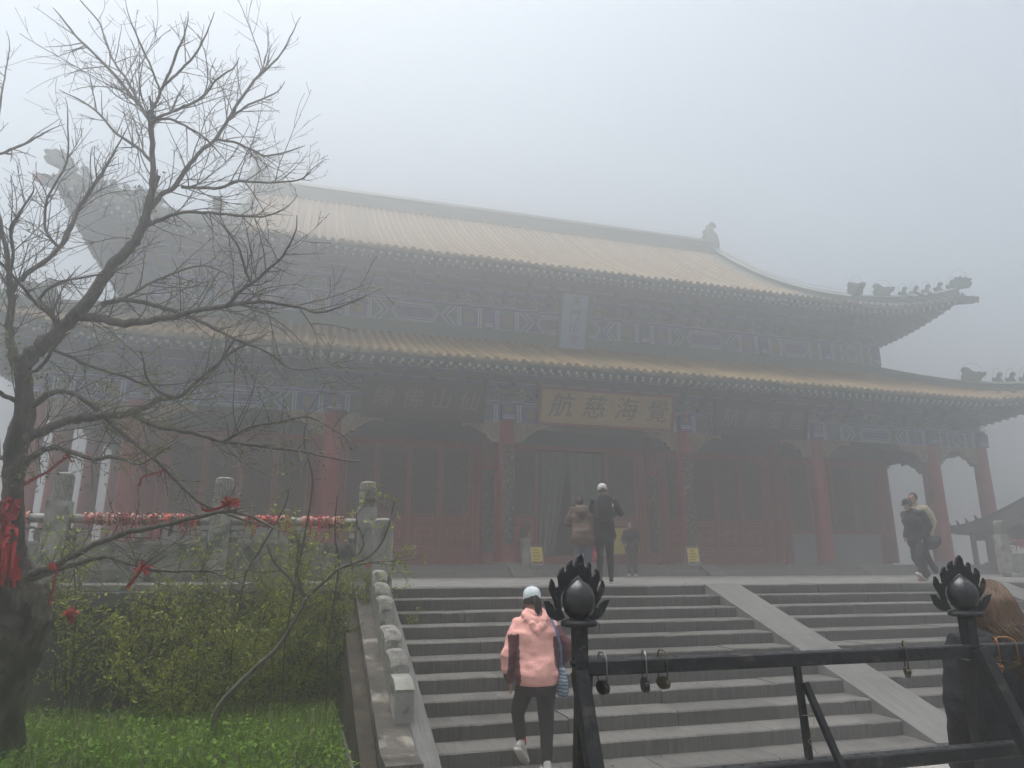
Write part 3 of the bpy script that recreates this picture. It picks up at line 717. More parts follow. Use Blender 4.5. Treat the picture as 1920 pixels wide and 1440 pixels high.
def tile_row(R, side, e, sm, local=False):
    """one barrel-tile row running up the slope; each tile a step in the tube"""
    b = MB(); tl = .34; n = max(1,int(sm/tl)); r = .078
    base = R.pt(side,e,0) if local else Vector((0,0,0))
    tan = (R.pt(side,e+.01,0)-R.pt(side,e-.01,0)); tan.z = 0; tan.normalize()
    rings = []
    for i in range(n):
        t0 = sm*i/n; t1 = sm*(i+1)/n
        for t, rr in ((t0,r*1.10),(t1-.002,r*.96)):
            p = R.pt(side,e,t)-base; d = R.pt(side,e,t+.05)-R.pt(side,e,t-.05 if t > .05 else t); d.normalize(); nn = tan.cross(d); nn.normalize()
            if nn.z < 0: nn = -nn
            rings.append([p+tan*(x*rr)+nn*(z*rr*1.15-.01) for x,z in ARC])
    for ring in rings: b.v.extend([tuple(q) for q in ring])
    k = len(ARC)
    for i in range(len(rings)-1):
        for j in range(k-1): b.f.append((i*k+j,i*k+j+1,(i+1)*k+j+1,(i+1)*k+j)); b.mi.append(0)
    b.f.append(tuple(range(k))[::-1]); b.mi.append(0)
    return b
dm = MB(); dm.prism([(math.cos(a)*.092,math.sin(a)*.092) for a in [k*PI/6 for k in range(12)]], 'y', -.035, .0)
dm.prism([(.055,.0),(.10,-.055),(.15,-.11),(.20,-.055),(.245,.0)], 'y', -.02, .0)
ETM = dm.mesh('eave_tile'); M['eavetile'] = mat('mossy_eave_tile', (.06,.075,.05), .45, col2=(.24,.20,.12), scale=5, rnd=.35, spec=.4); ETM.materials.append(M['eavetile'])
rm = MB(); rm.box(-.058,.058,0,1.5,-.058,.058); rm.cur = 1; rm.box(-.05,.05,-.006,.0,-.05,.05); rm.cur = 0; rm.tube([(0,.62,-.17),(0,2.3,-.17)], .058, 8); rm.cur = 1; rm.tube([(0,.612,-.17),(0,.62,-.17)], .045, 8)
RFM = rm.mesh('rafter'); RFM.materials.append(M['dkgreen']); RFM.materials.append(M['rafter'])
ROT = [0, PI/2, PI, -PI/2]
for R, par in ((RU,upper_roof),(RL_,lower_roof)):
    sp = .30; shared = None
    for side in (0,1,3):
        H = R.We if side%2 == 0 else R.De
        n = int(H/sp); ribs = MB()
        lim = H if side == 0 else H
        for i in range(-n,n+1):
            e = i*sp
            if side != 0 and e*(1 if side == 1 else -1) > 4: continue      # rear half of the sides stays unseen
            sm = smax(R,side,e)
            if sm > .3:
                if side == 0:
                    gmat = M['gtile'] if (R is RU and abs(e) > UG-.9) else M['tile']
                    if abs(e) < H-R.Lc-.05:
                        if shared is None: shared = tile_row(R,0,0,R.S,True).mesh('tile_row'); shared.materials.append(M['tile'])
                        p = R.pt(0,e,0); hinst('tile_row', shared, (p.x+random.uniform(-.012,.012),p.y+random.uniform(-.015,.01),p.z+random.uniform(-.012,.010)), par)
                    else: hp('tile_row', tile_row(R,0,e,sm), gmat, par)
                else:
                    q = tile_row(R,side,e,sm); ribs.add(q.v, q.f)
            p = R.pt(side,e,0); tl = math.atan2(R.pt(side,e,1.4).z-p.z, 1.4)
            o = hinst('eave_tile', ETM, (p.x+random.uniform(-.012,.012),p.y+random.uniform(-.02,.02),p.z+.03+random.uniform(-.015,.015)), par); o.rotation_euler = (0,0,ROT[side])
            e2 = e*.985; p = R.pt(side,e2,.10); tl = math.atan2(R.pt(side,e2,1.4).z-p.z, 1.3)
            o = hinst('rafter', RFM, (p.x,p.y,p.z-.20), par); o.rotation_euler = (tl,0,ROT[side])
        if ribs.v:
            o = hp('tile_rows', ribs, M['tile'], par); o['kind'] = 'stuff'
    # fascia strip under the tile edge
    f = MB()
    for side in (0,1,3):
        H = R.We if side%2 == 0 else R.De; N_ = 40
        ps = [R.pt(side,-H+2*H*i/N_,.05) for i in range(N_+1)]
        f.tube([p+Vector((0,0,-.10)) for p in ps], [(.045,.035)]*(N_+1), 4, ref=(0,0,1))
    hp('fascia', f, M['dkgreen'], par)
# ridges
def ridge_sweep(pts, w_, h_, name, par, m_='gtile'):
    b = MB(); prof = [(-w_/2,-.08),(-w_/2,h_*.22),(-w_*.36,h_*.26),(-w_*.36,h_*.70),(-w_*.5,h_*.76),(-w_*.30,h_),(w_*.30,h_),(w_*.5,h_*.76),(w_*.36,h_*.70),(w_*.36,h_*.26),(w_/2,h_*.22),(w_/2,-.08)]
    pts = [Vector(p) for p in pts]; n = len(prof)
    for i,p in enumerate(pts):
        d = pts[min(i+1,len(pts)-1)]-pts[max(i-1,0)]; d.z = 0; d.normalize(); r = Vector((d.y,-d.x,0))
        for x,z in prof: q = p+r*x; b.v.append((q.x,q.y,q.z+z))
    for i in range(len(pts)-1):
        for k in range(n): b.f.append((i*n+k,i*n+(k+1)%n,(i+1)*n+(k+1)%n,(i+1)*n+k)); b.mi.append(0)
    b.f.append(tuple(range(n))[::-1]); b.f.append(tuple((len(pts)-1)*n+k for k in range(n))); b.mi += [0,0]
    return hp(name, b, M[m_], par)
zr = RU.ze+RU.rise
ridge_sweep([(XC-13.0+26*i/20,YR,zr-.05) for i in range(21)], .5, .85, 'main_ridge', upper_roof)
for s in (-1,1):
    ridge_sweep([RU.pt(0,s*13.1,RU.S-(RU.S-1.2)*i/18) for i in range(19)], .42, .46, 'vertical_ridge', upper_roof)
    ridge_sweep([RU.pt(2,s*13.1,RU.S-(RU.S-1.2)*i/18) for i in range(19)], .42, .46, 'vertical_ridge', upper_roof)
    for fb in (0,2):
        ss = s if fb == 0 else -s
        ridge_sweep([RU.pt(fb,ss*(RU.We-t),t) for t in [4.1-3.95*i/14 for i in range(15)]], .36, .40, 'corner_ridge', upper_roof)
        ridge_sweep([RL_.pt(fb,ss*(RL_.We-t),t) for t in [4.5-4.35*i/14 for i in range(15)]], .36, .40, 'corner_ridge', lower_roof)
    # gable
    g = MB(); prof = [RU.pt(0,s*UG,4.1+(RU.S-4.1)*i/12) for i in range(13)]; prof2 = [RU.pt(2,-s*UG,4.1+(RU.S-4.1)*i/12) for i in range(12)]
    loop = [(p.y,p.z-.05) for p in prof]+[(p.y,p.z-.05) for p in prof2[::-1]]
    g.prism(loop, 'x', XC+s*12.75, XC+s*12.9); hp('gable', g, M['redwall'], upper_roof)
    # corner beams under the eaves
    for R, par in ((RU,upper_roof),(RL_,lower_roof)):
        a = R.pt(0,s*(R.We-3.6),3.6,-.55); c = R.pt(0,s*R.We,0,-.30); d = (c-a).normalized(); q = MB(); q.bar(a, c+d*.25, .22, .30); q.cur = 1; q.bar(c+d*.05,c+d*.42,.19,.22); hp('corner_beam', q, [M['dkgreen'],M['redwall']], par)
# ridge beasts
def beast(poly, th, name, loc, rz, par, m_='gtile', sc=1.0):
    b = MB(); n = len(poly)
    layers = [(-th/2,.86),(-th*.30,1.0),(th*.30,1.0),(th/2,.86)]
    cx = sum(p[0] for p in poly)/n; cz = sum(p[1] for p in poly)/n
    for y,k in layers:
        for x,z in poly: b.v.append(((cx+(x-cx)*k)*sc, y*sc, (cz+(z-cz)*k)*sc))
    b.f.append(tuple(range(n))[::-1]); b.f.append(tuple(range(3*n,4*n))); b.mi += [0,0]
    for l in range(3):
        for i in range(n): b.f.append((l*n+i,l*n+(i+1)%n,(l+1)*n+(i+1)%n,(l+1)*n+i)); b.mi.append(0)
    me = b.mesh(name); me.materials.append(M[m_])
    o = hinst(name, me, loc, par); o.rotation_euler = (0,0,rz); return o
CHI = [(-.55,-.1),(.55,-.1),(.62,.35),(.45,.45),(.60,.62),(.42,.75),(.50,.95),(.30,1.10),(.38,1.32),(.15,1.42),(.10,1.75),(-.12,1.95),(-.40,1.85),(-.48,1.62),(-.30,1.52),(-.22,1.65),(-.12,1.58),(-.16,1.38),(-.38,1.25),(-.55,.95),(-.62,.5)]
for s in (-1,1):
    beast([(-s*x,z) for x,z in CHI][::(1 if s == -1 else -1)], .42, 'ridge_dragon', (XC+s*12.8,YR,zr+.10), 0, upper_roof)
BIG = [(-.38,-.05),(.34,-.05),(.42,.20),(.62,.34),(.66,.46),(.48,.42),(.40,.52),(.22,.50),(.05,.58),(-.10,.78),(-.30,.84),(-.42,.70),(-.36,.55),(-.46,.36)]
SML = [(-.17,0),(.16,0),(.15,.10),(.10,.16),(.12,.28),(.20,.33),(.17,.42),(.05,.46),(-.02,.40),(-.05,.28),(-.12,.20),(-.20,.24),(-.23,.16),(-.17,.10)]
TIP = [(-.30,-.05),(.34,-.05),(.46,.10),(.40,.20),(.48,.30),(.30,.34),(.26,.44),(.14,.38),(.08,.52),(-.02,.42),(-.12,.50),(-.18,.36),(-.30,.28)]
wires = {id(upper_roof): MB(), id(lower_roof): MB()}
def arc_wire(mb, c, r, hh, ax):
    mb.tube([c+ax*(r*math.cos(a))+Vector((0,0,hh*math.sin(a))) for a in [PI*k/10 for k in range(11)]], .008, 4)
for s in (-1,1):
    p = RU.pt(0,s*13.1,1.2); beast(BIG, .34, 'ridge_beast', p+Vector((0,-.05,.40)), -PI/2, upper_roof, sc=.85); arc_wire(wires[id(upper_roof)], p+Vector((0,-.05,.55)), .5, .75, Vector((0,1,0)))
    for R, par, t0, nfig in ((RU,upper_roof,2.0,5),(RL_,lower_roof,2.15,6)):
        rz = math.atan2(-1, s)
        ax = Vector((math.cos(rz),math.sin(rz),0)); wr = wires[id(par)]
        p = R.pt(0,s*(R.We-t0),t0); beast(BIG, .34, 'ridge_beast', p+Vector((0,0,.34)), rz, par, sc=.85); arc_wire(wr, p+Vector((0,0,.45)), .5, .75, ax)
        for i in range(nfig):
            t = t0-.55-(t0-.75)*i/(nfig-1+.35); p = R.pt(0,s*(R.We-t),t); beast(SML, .16, 'ridge_figure', p+Vector((0,0,.38)), rz, par, sc=1.0); arc_wire(wr, p+Vector((0,0,.40)), .19, .62, ax)
        p = R.pt(0,s*(R.We-.12),.12); beast(TIP, .26, 'ridge_tip', p+Vector((0,0,.36)), rz, par, sc=1.05); arc_wire(wr, p+Vector((0,0,.4)), .4, .8, ax)
wr = wires[id(upper_roof)]
wr.tube([(XC-12,YR,zr+1.05),(XC+12,YR,zr+1.05)], .008, 4)
for s in (-1,1): wr.tube([RU.pt(0,s*13.1,RU.S-(RU.S-1.6)*i/16)+Vector((0,0,.62)) for i in range(17)], .008, 4)
hp('lightning_wire', wires[id(upper_roof)], M['wire'], upper_roof); hp('lightning_wire', wires[id(lower_roof)], M['wire'], lower_roof)
# --- text
def text_mesh(s, size, ext=.006, shear=.22):
    cu = bpy.data.curves.new('glyph', 'FONT'); cu.body = s; cu.size = size; cu.extrude = ext; cu.shear = shear; cu.align_x = 'CENTER'; cu.align_y = 'CENTER'; cu.resolution_u = 2
    o = bpy.data.objects.new('glyph', cu); me = baked(o); bpy.data.curves.remove(cu); return me
def plaque(name, label, x, z, w_, h_, board, frame, ink, chars, tilt, y, vertical=False, csize=.6):
    t = thing(name, label, 'plaque', (x,y,z)); t.rotation_euler = (math.radians(tilt),0,0)
    b = MB(); b.box(-w_/2,w_/2,-.02,.05,0,h_); b.build('board', board, t)
    f = MB(); fw = .10
    for (x0,x1,z0,z1) in ((-w_/2-fw,w_/2+fw,-fw,0),(-w_/2-fw,w_/2+fw,h_,h_+fw),(-w_/2-fw,-w_/2,0,h_),(w_/2,w_/2+fw,0,h_)):
        f.box(x0,x1,-.07,.06,z0,z1)
    f.build('frame', frame, t)
    for i,ch in enumerate(chars):
        me = text_mesh(ch, csize); me.materials.clear(); me.materials.append(ink)
        o = bpy.data.objects.new('character', me); COL.objects.link(o); o.parent = t
        n = len(chars)
        if vertical: o.location = (0,-.028,h_*(1-(i+.62)/(n+.25)))
        else: o.location = (-w_/2+w_*(i+.5+.08)/(n+.1),-.028,h_*.5)
        o.rotation_euler = (PI/2,0,0)
    return t
M['faintgold'] = mat('faded_gold_character', (.19,.17,.12), .5, var=.3, scale=12)
M['brownink'] = mat('dark_brown_character', (.035,.026,.018), .6, var=.2)
plaque('name_plaque', 'black horizontal plaque with faded gold characters above the left doors', 3.68, 4.92, 3.75, 1.10, M['blackboard'], M['blackboard'], M['faintgold'], '緣佛山仙', 14, 11.22, csize=.70)
plaque('name_plaque', 'large gold horizontal plaque with dark characters above the central doorway', 10.0, 4.98, 4.85, 1.10, M['goldboard'], M['redwall'], M['brownink'], '航慈海覺', 14, 11.22, csize=.86)
plaque('name_plaque', 'dim black plaque with barely legible characters right of the gold plaque', 16.1, 4.95, 3.75, 1.10, M['blackboard'], M['blackboard'], M['faintgold'], '航慈度普', 14, 11.22, csize=.74)
vp = plaque('name_plaque', 'upright blue plaque with a column of characters under the upper eave', 9.85, 8.55, 1.05, 2.1, M['blueboard'], M['bandgreen'], M['brownink'], '天門山寺', 16, 13.95, True, .42)
# --- couplet boards on the columns
def couplet(label, x, y, z0, z1):
    b = MB(); w_ = .19; n = 8
    for k in range(n+1):
        a = -1+2*k/n; b.v += [(a*w_, .05*a*a, 0),(a*w_, .05*a*a, z1-z0),(a*w_,.05*a*a+.03,0),(a*w_,.05*a*a+.03,z1-z0)]
    for k in range(n):
        i = k*4; j = i+4; b.f += [(i,j,j+1,i+1),(i+2,i+3,j+3,j+2),(i,i+2,j+2,j),(i+1,j+1,j+3,i+3)]; b.mi += [0]*4
    b.f += [(0,1,3,2),(n*4,n*4+2,n*4+3,n*4+1)]; b.mi += [0,0]
    o = b.build('couplet_board', M['couplet'], None, False, (x,y,z0)); return tag(o, label, 'couplet board', 'carved couplet boards hung on the hall columns')
couplet('carved grey couplet board on the column left of the gold plaque', XC-3.3, YC-.355, 1.0, 4.2)
couplet('carved grey couplet board on the column right of the gold plaque', XC+3.3, YC-.355, 1.0, 4.2)
couplet('narrow dim couplet board on the inner column left of the entrance', XC-3.3, YW-.24, .8, 3.7)
couplet('narrow dim couplet board on the inner column right of the entrance', XC+3.3, YW-.24, .8, 3.7)
# --- entrance curtains
def curtain(label, x0, x1, top_in, bot_in, flip):
    b = MB(); nx, nz = 26, 16; V = []
    for j in range(nz+1):
        t = j/nz; z = 4.5-t*3.7
        wid = (x1-x0)*(1-bot_in*t**1.3)
        for i in range(nx+1):
            q = i/nx; x = (x0+wid*q) if not flip else (x1-wid*q)
            V.append((x, .07*math.sin(q*24+t*1.5)*(.4+.6*t)+.03*math.sin(q*9), z))
    F = [(j*(nx+1)+i,j*(nx+1)+i+1,(j+1)*(nx+1)+i+1,(j+1)*(nx+1)+i) for j in range(nz) for i in range(nx)]
    b.add(V,F); o = b.build('door_curtain', M['curtain'], None, True, (0,YW+.12,0)); return tag(o, label, 'curtain')
curtain('pale grey curtain drawn aside on the left of the temple entrance', XC-1.36, XC-.10, 0, .52, False)
curtain('pale grey curtain hanging on the right of the temple entrance', XC-.10, XC+1.36, 0, .12, True)
# ================================================================== TREES AND PLANTS
def ground_w(u, v, z=-1.5):
    d = FW+RT*((u-960)/FPX)+UP*((720-v)/FPX); return (z-CAM.z)/d.z
def frac(a, b, t): return a+(b-a)*t
class Twigs:
    """collects thin tapering tubes"""
    def __init__(s): s.mb = MB(); s.tips = []
    def seg(s, pts, r0, r1, n=5):
        N = len(pts); s.mb.tube(pts, [r0+(r1-r0)*i/(N-1) for i in range(N)], n)
def rvec(): return Vector((random.gauss(0,1),random.gauss(0,1),random.gauss(0,1))).normalized()
def grow(tw, p, d, L, r, level, upb=.25, wob=.35, flat=None):
    """a wandering twig with side twigs"""
    n = max(3,int(L/.055)); pts = [p.copy()]; step = L/n
    d = d.normalized(); bend = rvec()*.30
    for i in range(n):
        d = (d+rvec()*wob*.30+bend*.28+Vector((0,0,upb*.10))).normalized()
        if flat is not None: d = (d-flat*d.dot(flat)*.25).normalized()
        pts.append(pts[-1]+d*step)
    r1 = max(.0016,r*.42); tw.seg(pts, r, r1, 4 if r < .006 else 5)
    tw.tips.append((pts[-1], d.copy()))
    if level > 0:
        k = max(1,int(L/(.095 if level > 1 else .14)*random.uniform(.5,.95)))
        for j in range(k):
            t = random.uniform(.15,.97); i = min(n-1,int(t*n)); q = pts[i]+(pts[i+1]-pts[i])*(t*n-i)
            dd = (pts[i+1]-pts[i]).normalized(); s = rvec(); s = (s-dd*s.dot(dd)).normalized()
            ang = random.uniform(.5,1.05); nd = dd*math.cos(ang)+s*math.sin(ang)+Vector((0,0,.12))
            grow(tw, q, nd, max(.05,L*random.uniform(.30,.72)*(1-.35*t)), max(.0019,r*(1-.5*t)*.6), level-1, upb, wob, flat)
def bud_cluster(mbV, mbF, p, d, n, size, spread=1.0):
    for _ in range(n):
        a = (d*.6+rvec()*spread).normalized(); s = a.cross(rvec()).normalized(); L = size*random.uniform(.6,1.25); w_ = L*random.uniform(.16,.26); up = a.cross(s)
        b = len(mbV); mbV += [tuple(p), tuple(p+a*L*.5+s*w_+up*w_*.5), tuple(p+a*L), tuple(p+a*L*.5-s*w_+up*w_*.5)]; mbF += [(b,b+1,b+2),(b,b+2,b+3)]
W0 = 6.8
tree = thing('bare_tree', 'gnarled bare old tree with a mossy burl and red ribbons at far left', 'tree', at(4,1425,W0))
T0 = tree.location.copy()
def tpart(mb, name, m_, par=None, smooth=True):
    mb.v = [(x-T0.x,y-T0.y,z-T0.z) for x,y,z in mb.v]; return mb.build(name, m_, par or tree, smooth)
# trunk: (u, v, width px)
TR = [(2,1455,104),(4,1400,80),(8,1340,72),(12,1290,82),(16,1240,110),(20,1190,132),(22,1140,132),(24,1100,112),(26,1070,74),(26,1030,46),(26,980,38),(24,920,38),(28,870,42),(34,820,48),(46,780,40),(46,730,32),(42,690,32),(44,665,34)]
def smooth_path(P, k=4):
    """Catmull-Rom through (u,v,w,depth) tuples"""
    out = []
    n = len(P)
    for i in range(n-1):
        p0, p1, p2, p3 = P[max(i-1,0)], P[i], P[i+1], P[min(i+2,n-1)]
        for j in range(k):
            t = j/k; out.append(tuple(.5*((2*b)+(-a+c)*t+(2*a-5*b+4*c-d)*t*t+(-a+3*b-3*c+d)*t**3) for a,b,c,d in zip(p0,p1,p2,p3)))
    out.append(P[-1]); return out
def trunk_mesh():
    P = smooth_path([(u,v,w_,W0) for u,v,w_ in TR], 9); b = MB(); n = 40; b0 = 0
    rings = []
    for i,(u,v,w_,d) in enumerate(P):
        c = at(u,v,d); r = w_/2*d/FPX
        q0 = P[min(i+1,len(P)-1)]; q1 = P[max(i-1,0)]
        ax = (at(q0[0],q0[1],d)-at(q1[0],q1[1],d)).normalized(); x = (Vector((1,0,0))-ax*ax.x).normalized(); y = ax.cross(x)
        for k in range(n):
            a = 2*PI*k/n; dirv = x*math.cos(a)+y*math.sin(a); rough = .88
            pp = c+dirv*r
            st_ = Vector((pp.x,pp.y,pp.z*.45)); rough += .14*mnoise.noise(pp*3.0)+.11*mnoise.noise(pp*8.0)+.09*mnoise.noise(st_*22)+.06*mnoise.noise(pp*45)
            if 1090 < v < 1250: rough += .22*max(0,mnoise.noise(pp*4.5+Vector((7,1,3))))
            q = c+dirv*r*rough; b.v.append((q.x,q.y,q.z))
    m_ = len(P)
    for i in range(m_-1):
        for k in range(n): b.f.append((i*n+k,i*n+(k+1)%n,(i+1)*n+(k+1)%n,(i+1)*n+k)); b.mi.append(0)
    b.f.append(tuple((m_-1)*n+k for k in range(n))); b.mi.append(0)
    return b
tpart(trunk_mesh(), 'trunk', M['trunkbark'])
# limbs: list of (u,v,width), end depth offset, twig amount, twig length(m), level
LIMBS = [
 # great right limb with its two leaders
 ([(42,680,54),(70,655,50),(105,626,46),(150,588,41),(190,532,37),(214,492,33),(243,466,29),(262,440,27),(275,402,24),(284,370,20)],.0,.5,.55,2),
 ([(284,372,19),(287,330,16),(285,270,14),(283,228,13)],-.1,.6,.6,2),
 ([(283,230,11),(264,200,9),(240,172,8),(215,140,7),(180,105,5.5),(140,65,4.5),(112,28,3)],.5,.8,.5,2),
 ([(262,198,6),(238,150,5),(215,118,4),(198,78,3.5),(186,42,3),(150,0,2.5)],.7,.4,.35,1),
 ([(283,228,10),(276,214,8),(283,208,7),(294,190,7),(304,165,6.5),(318,135,6),(332,98,5),(345,68,3.5)],-.4,.8,.45,2),
 ([(306,160,5.5),(330,140,5),(352,118,4.5),(368,98,4),(388,62,3)],-.5,.7,.35,1),
 ([(300,170,4),(285,130,4),(262,80,3.2),(247,46,2.5)],-.2,.6,.3,1),
 ([(280,392,17),(302,366,15),(330,346,13.5),(352,312,12),(376,284,10.5),(404,260,9.5),(428,224,8.5),(450,188,7),(476,152,5.5),(502,128,4.5),(526,102,3.5),(548,62,2.5)],.6,.8,.5,2),
 ([(404,262,6),(440,266,6),(470,280,5),(500,292,4),(548,282,3)],.9,1.0,.4,2),
 ([(428,226,5),(460,200,4.5),(488,188,4),(515,175,3)],.4,.9,.3,1),
 ([(340,350,9),(370,352,8),(412,352,7),(450,340,6),(500,342,4.5),(560,338,3.2),(582,320,2.4)],-.5,1.0,.45,2),
 ([(276,424,10),(300,412,9),(335,400,8.5),(378,398,7.5),(425,402,6),(490,406,4),(530,394,2.6)],-.9,1.0,.4,2),
 ([(282,300,8),(262,280,7),(235,262,6),(210,242,5),(180,208,4),(142,183,3)],.6,1.0,.4,2),
 ([(283,225,7),(315,213,6),(345,200,5.5),(380,182,5),(405,150,4),(432,132,3)],-.8,.9,.4,2),
 ([(284,235,6),(310,222,5.5),(345,235,5),(380,255,4),(405,280,3)],-.3,.8,.3,1),
 # limb B to the right at mid height
 ([(150,596,30),(182,596,26),(235,606,23),(290,600,19),(340,590,15),(382,580,13.5),(425,574,12.5),(458,568,10),(500,567,8.5),(560,576,6.5),(600,586,4.5),(652,570,2.8)],-.9,1.0,.5,2),
 ([(425,574,10),(450,546,8.5),(475,530,7.5),(502,506,6),(530,480,4.5),(552,440,3)],-1.2,.9,.4,2),
 ([(470,532,6),(458,500,5),(448,465,4),(420,425,3)],-.5,.8,.35,1),
 ([(192,572,15),(215,564,13),(252,563,12),(300,575,10),(345,590,8.5),(390,610,7),(440,636,5.5),(500,660,4),(548,692,2.8),(600,690,2)],.8,1.0,.45,2),
 ([(440,636,5),(420,665,4.5),(405,690,4),(350,745,3)],.9,.7,.35,1),
 ([(230,560,7),(275,535,6),(320,515,5),(375,498,3.5),(410,506,2.5)],.4,1.0,.4,2),
 ([(560,577,4.5),(590,620,4),(605,668,3),(640,688,2.2)],-1.0,.5,.25,1),
 # limb C, low right
 ([(40,822,40),(75,812,32),(120,790,27),(170,784,25),(238,775,22),(272,764,18),(300,748,15),(335,745,11.5),(368,716,10),(400,690,8.5),(440,656,6.5),(468,644,4)],.4,.9,.5,2),
 ([(250,778,15),(300,800,14),(360,810,12),(420,828,10.5),(480,835,8.5),(560,846,6),(640,862,3.4)],-.6,1.0,.45,2),
 ([(420,828,8),(470,800,6),(530,790,5),(580,782,3.5),(640,815,2.4)],-.9,1.0,.4,2),
 ([(56,762,26),(98,736,16),(130,735,14.5),(165,755,12),(200,788,10.5),(240,822,9.5),(290,860,8.5),(330,900,7.5),(372,940,7),(420,962,6),(490,985,3.6)],.5,.9,.4,2),
 ([(330,745,7),(300,735,6),(278,712,5.5),(270,690,4.5)],-.3,.6,.3,1),
 # limb D, low drooping
 ([(40,872,26),(70,852,20),(100,838,16),(130,846,14),(170,860,11.5),(215,856,8),(260,870,5),(300,850,3)],-.5,1.0,.4,2),
 # limb E near the ribbons
 ([(40,1086,34),(70,1072,22),(110,1056,20),(180,1020,17.5),(232,1000,15.5),(300,985,13.5),(370,970,12.5),(420,958,10.5),(470,968,7),(506,986,4)],-.7,.6,.4,2),
 ([(60,1084,20),(130,1062,12.5),(200,1044,11),(248,1058,9),(300,1070,7),(395,1072,4.6),(432,1092,2.8)],-1.0,.8,.35,2),
 # left stem and its branches
 ([(34,690,34),(20,640,25),(18,600,22),(20,560,20),(18,520,16),(14,480,13),(-4,400,9)],-.3,.8,.5,2),
 ([(20,545,18),(42,520,14),(70,500,12.5),(110,466,10.5),(135,426,8.5),(150,386,7.5),(190,326,5.5),(226,264,3)],.3,1.0,.5,2),
 ([(112,464,8),(85,430,6),(90,370,5),(125,302,4),(127,226,2.6)],.0,.9,.4,2),
 ([(18,520,10),(24,470,8),(20,430,7),(40,395,5),(62,360,3)],-.9,1.0,.4,2),
 ([(120,610,12),(92,590,10),(60,560,9),(36,530,8),(-20,470,7)],-.8,.9,.4,2),
 ([(110,625,9),(95,585,8),(75,560,7),(110,530,6),(150,522,5),(200,512,3.5)],-1.1,1.2,.35,2),
 ([(44,760,18),(10,742,14),(-30,715,12)],-.5,.6,.4,1),
 ([(24,850,14),(-5,858,12),(-40,842,10)],.4,.6,.4,1),
 ([(-30,300,6),(10,285,5),(45,270,4.5),(82,250,3)],-.4,.5,.25,1),
 ([(-30,420,5),(0,200,4),(8,150,3.2),(18,92,2.2)],.6,.5,.2,1),
 ([(46,700,11),(75,690,9),(98,655,8),(114,638,6)],-.6,.1,.2,0),
 ([(90,650,8),(130,668,7.5),(180,690,7),(235,706,5.5),(275,722,4),(330,720,2.6)],.2,.9,.35,2),
]
budV, budF = [], []
depth_at = []   # (u,v,depth) of everything traced so far
def start_depth(u, v):
    best, bd = W0, 1e9
    for a,b_,d in depth_at:
        q = (a-u)**2+(b_-v)**2
        if q < bd: bd, best = q, d
    return best
for u,v,w_,d in smooth_path([(u,v,w_,W0) for u,v,w_ in TR],3): depth_at.append((u,v,d))
for li,(P,dd,amt,tl,lv) in enumerate(LIMBS):
    P = [(u,v,w_*.94 if w_ < 5 else 4.7+(w_-5)*.54) for u,v,w_ in P]
    d0 = start_depth(P[0][0],P[0][1]); n = len(P)
    Q = smooth_path([(u,v,w_,d0+dd*(i/(n-1))**1.2) for i,(u,v,w_) in enumerate(P)], 4)
    pts = [at(u,v,d) for u,v,w_,d in Q]; rad = [max(.0022,w_/2*d/FPX*random.uniform(.93,1.07)) for u,v,w_,d in Q]
    depth_at += [(u,v,d) for u,v,w_,d in Q]
    # slight knots
    pts = [p+rvec()*min(.02,r*.35) for p,r in zip(pts,rad)]
    b = MB(); b.tube(pts, rad, 9 if P[0][2] > 14 else 6)
    limb = tpart(b, 'branch', M['bark'])
    tw = Twigs()
    Ltot = sum((pts[i+1]-pts[i]).length for i in range(len(pts)-1)); cnt = int(Ltot/.080*amt)
    for _ in range(cnt):
        i = random.randrange(1 if n > 3 else 0,max(2,int(len(pts)*.9))); t = random.random(); q = pts[i]+(pts[i+1]-pts[i])*t; r = rad[i]
        ax = (pts[i+1]-pts[i]).normalized(); s = rvec(); s = (s-ax*s.dot(ax)); s = s-FW*s.dot(FW)*.35
        if s.length < 1e-3: continue
        s.normalize(); ang = random.uniform(.35,1.0); nd = ax*math.cos(ang)+s*math.sin(ang)+Vector((0,0,random.uniform(-.15,.25)))
        f = i/len(pts)
        grow(tw, q, nd, tl*(random.uniform(.4,1.2) if random.random() < .7 else random.uniform(1.2,2.1))*(1.1-.45*f), max(.0027,min(.0062,r*.5)), lv, upb=random.uniform(-.2,.55), wob=.30)
    # continue the tip
    grow(tw, pts[-1], (pts[-1]-pts[-3]), .22, max(.0022,rad[-1]), 1, .3)
    low = P[0][1] > 640
    for p,d in tw.tips:
        if low and random.random() < .42: bud_cluster(budV,budF,p,d,random.randint(2,5),.030)
        elif random.random() < .6: tw.mb.ball(p,.0036,5,4)
    tpart(tw.mb, 'twigs', M['twig'], limb, False)['kind'] = 'stuff'
for P in ((14,655),(22,690),(80,712),(100,720),(60,880),(30,890),(90,880),(196,724),(276,720),(225,805),(310,795),(245,795),(290,850),(18,640),(240,860)):
    c = at(P[0],P[1],start_depth(*P)-.12)
    for _ in range(26): bud_cluster(budV,budF,c+Vector((random.gauss(0,.06),random.gauss(0,.06),random.gauss(0,.07))),rvec(),3,.032)
me = arr_mesh('young_leaves', np.array(budV)-np.array(T0), budF); o = link('young_leaves', me, M['bud'], tree); o['kind'] = 'stuff'

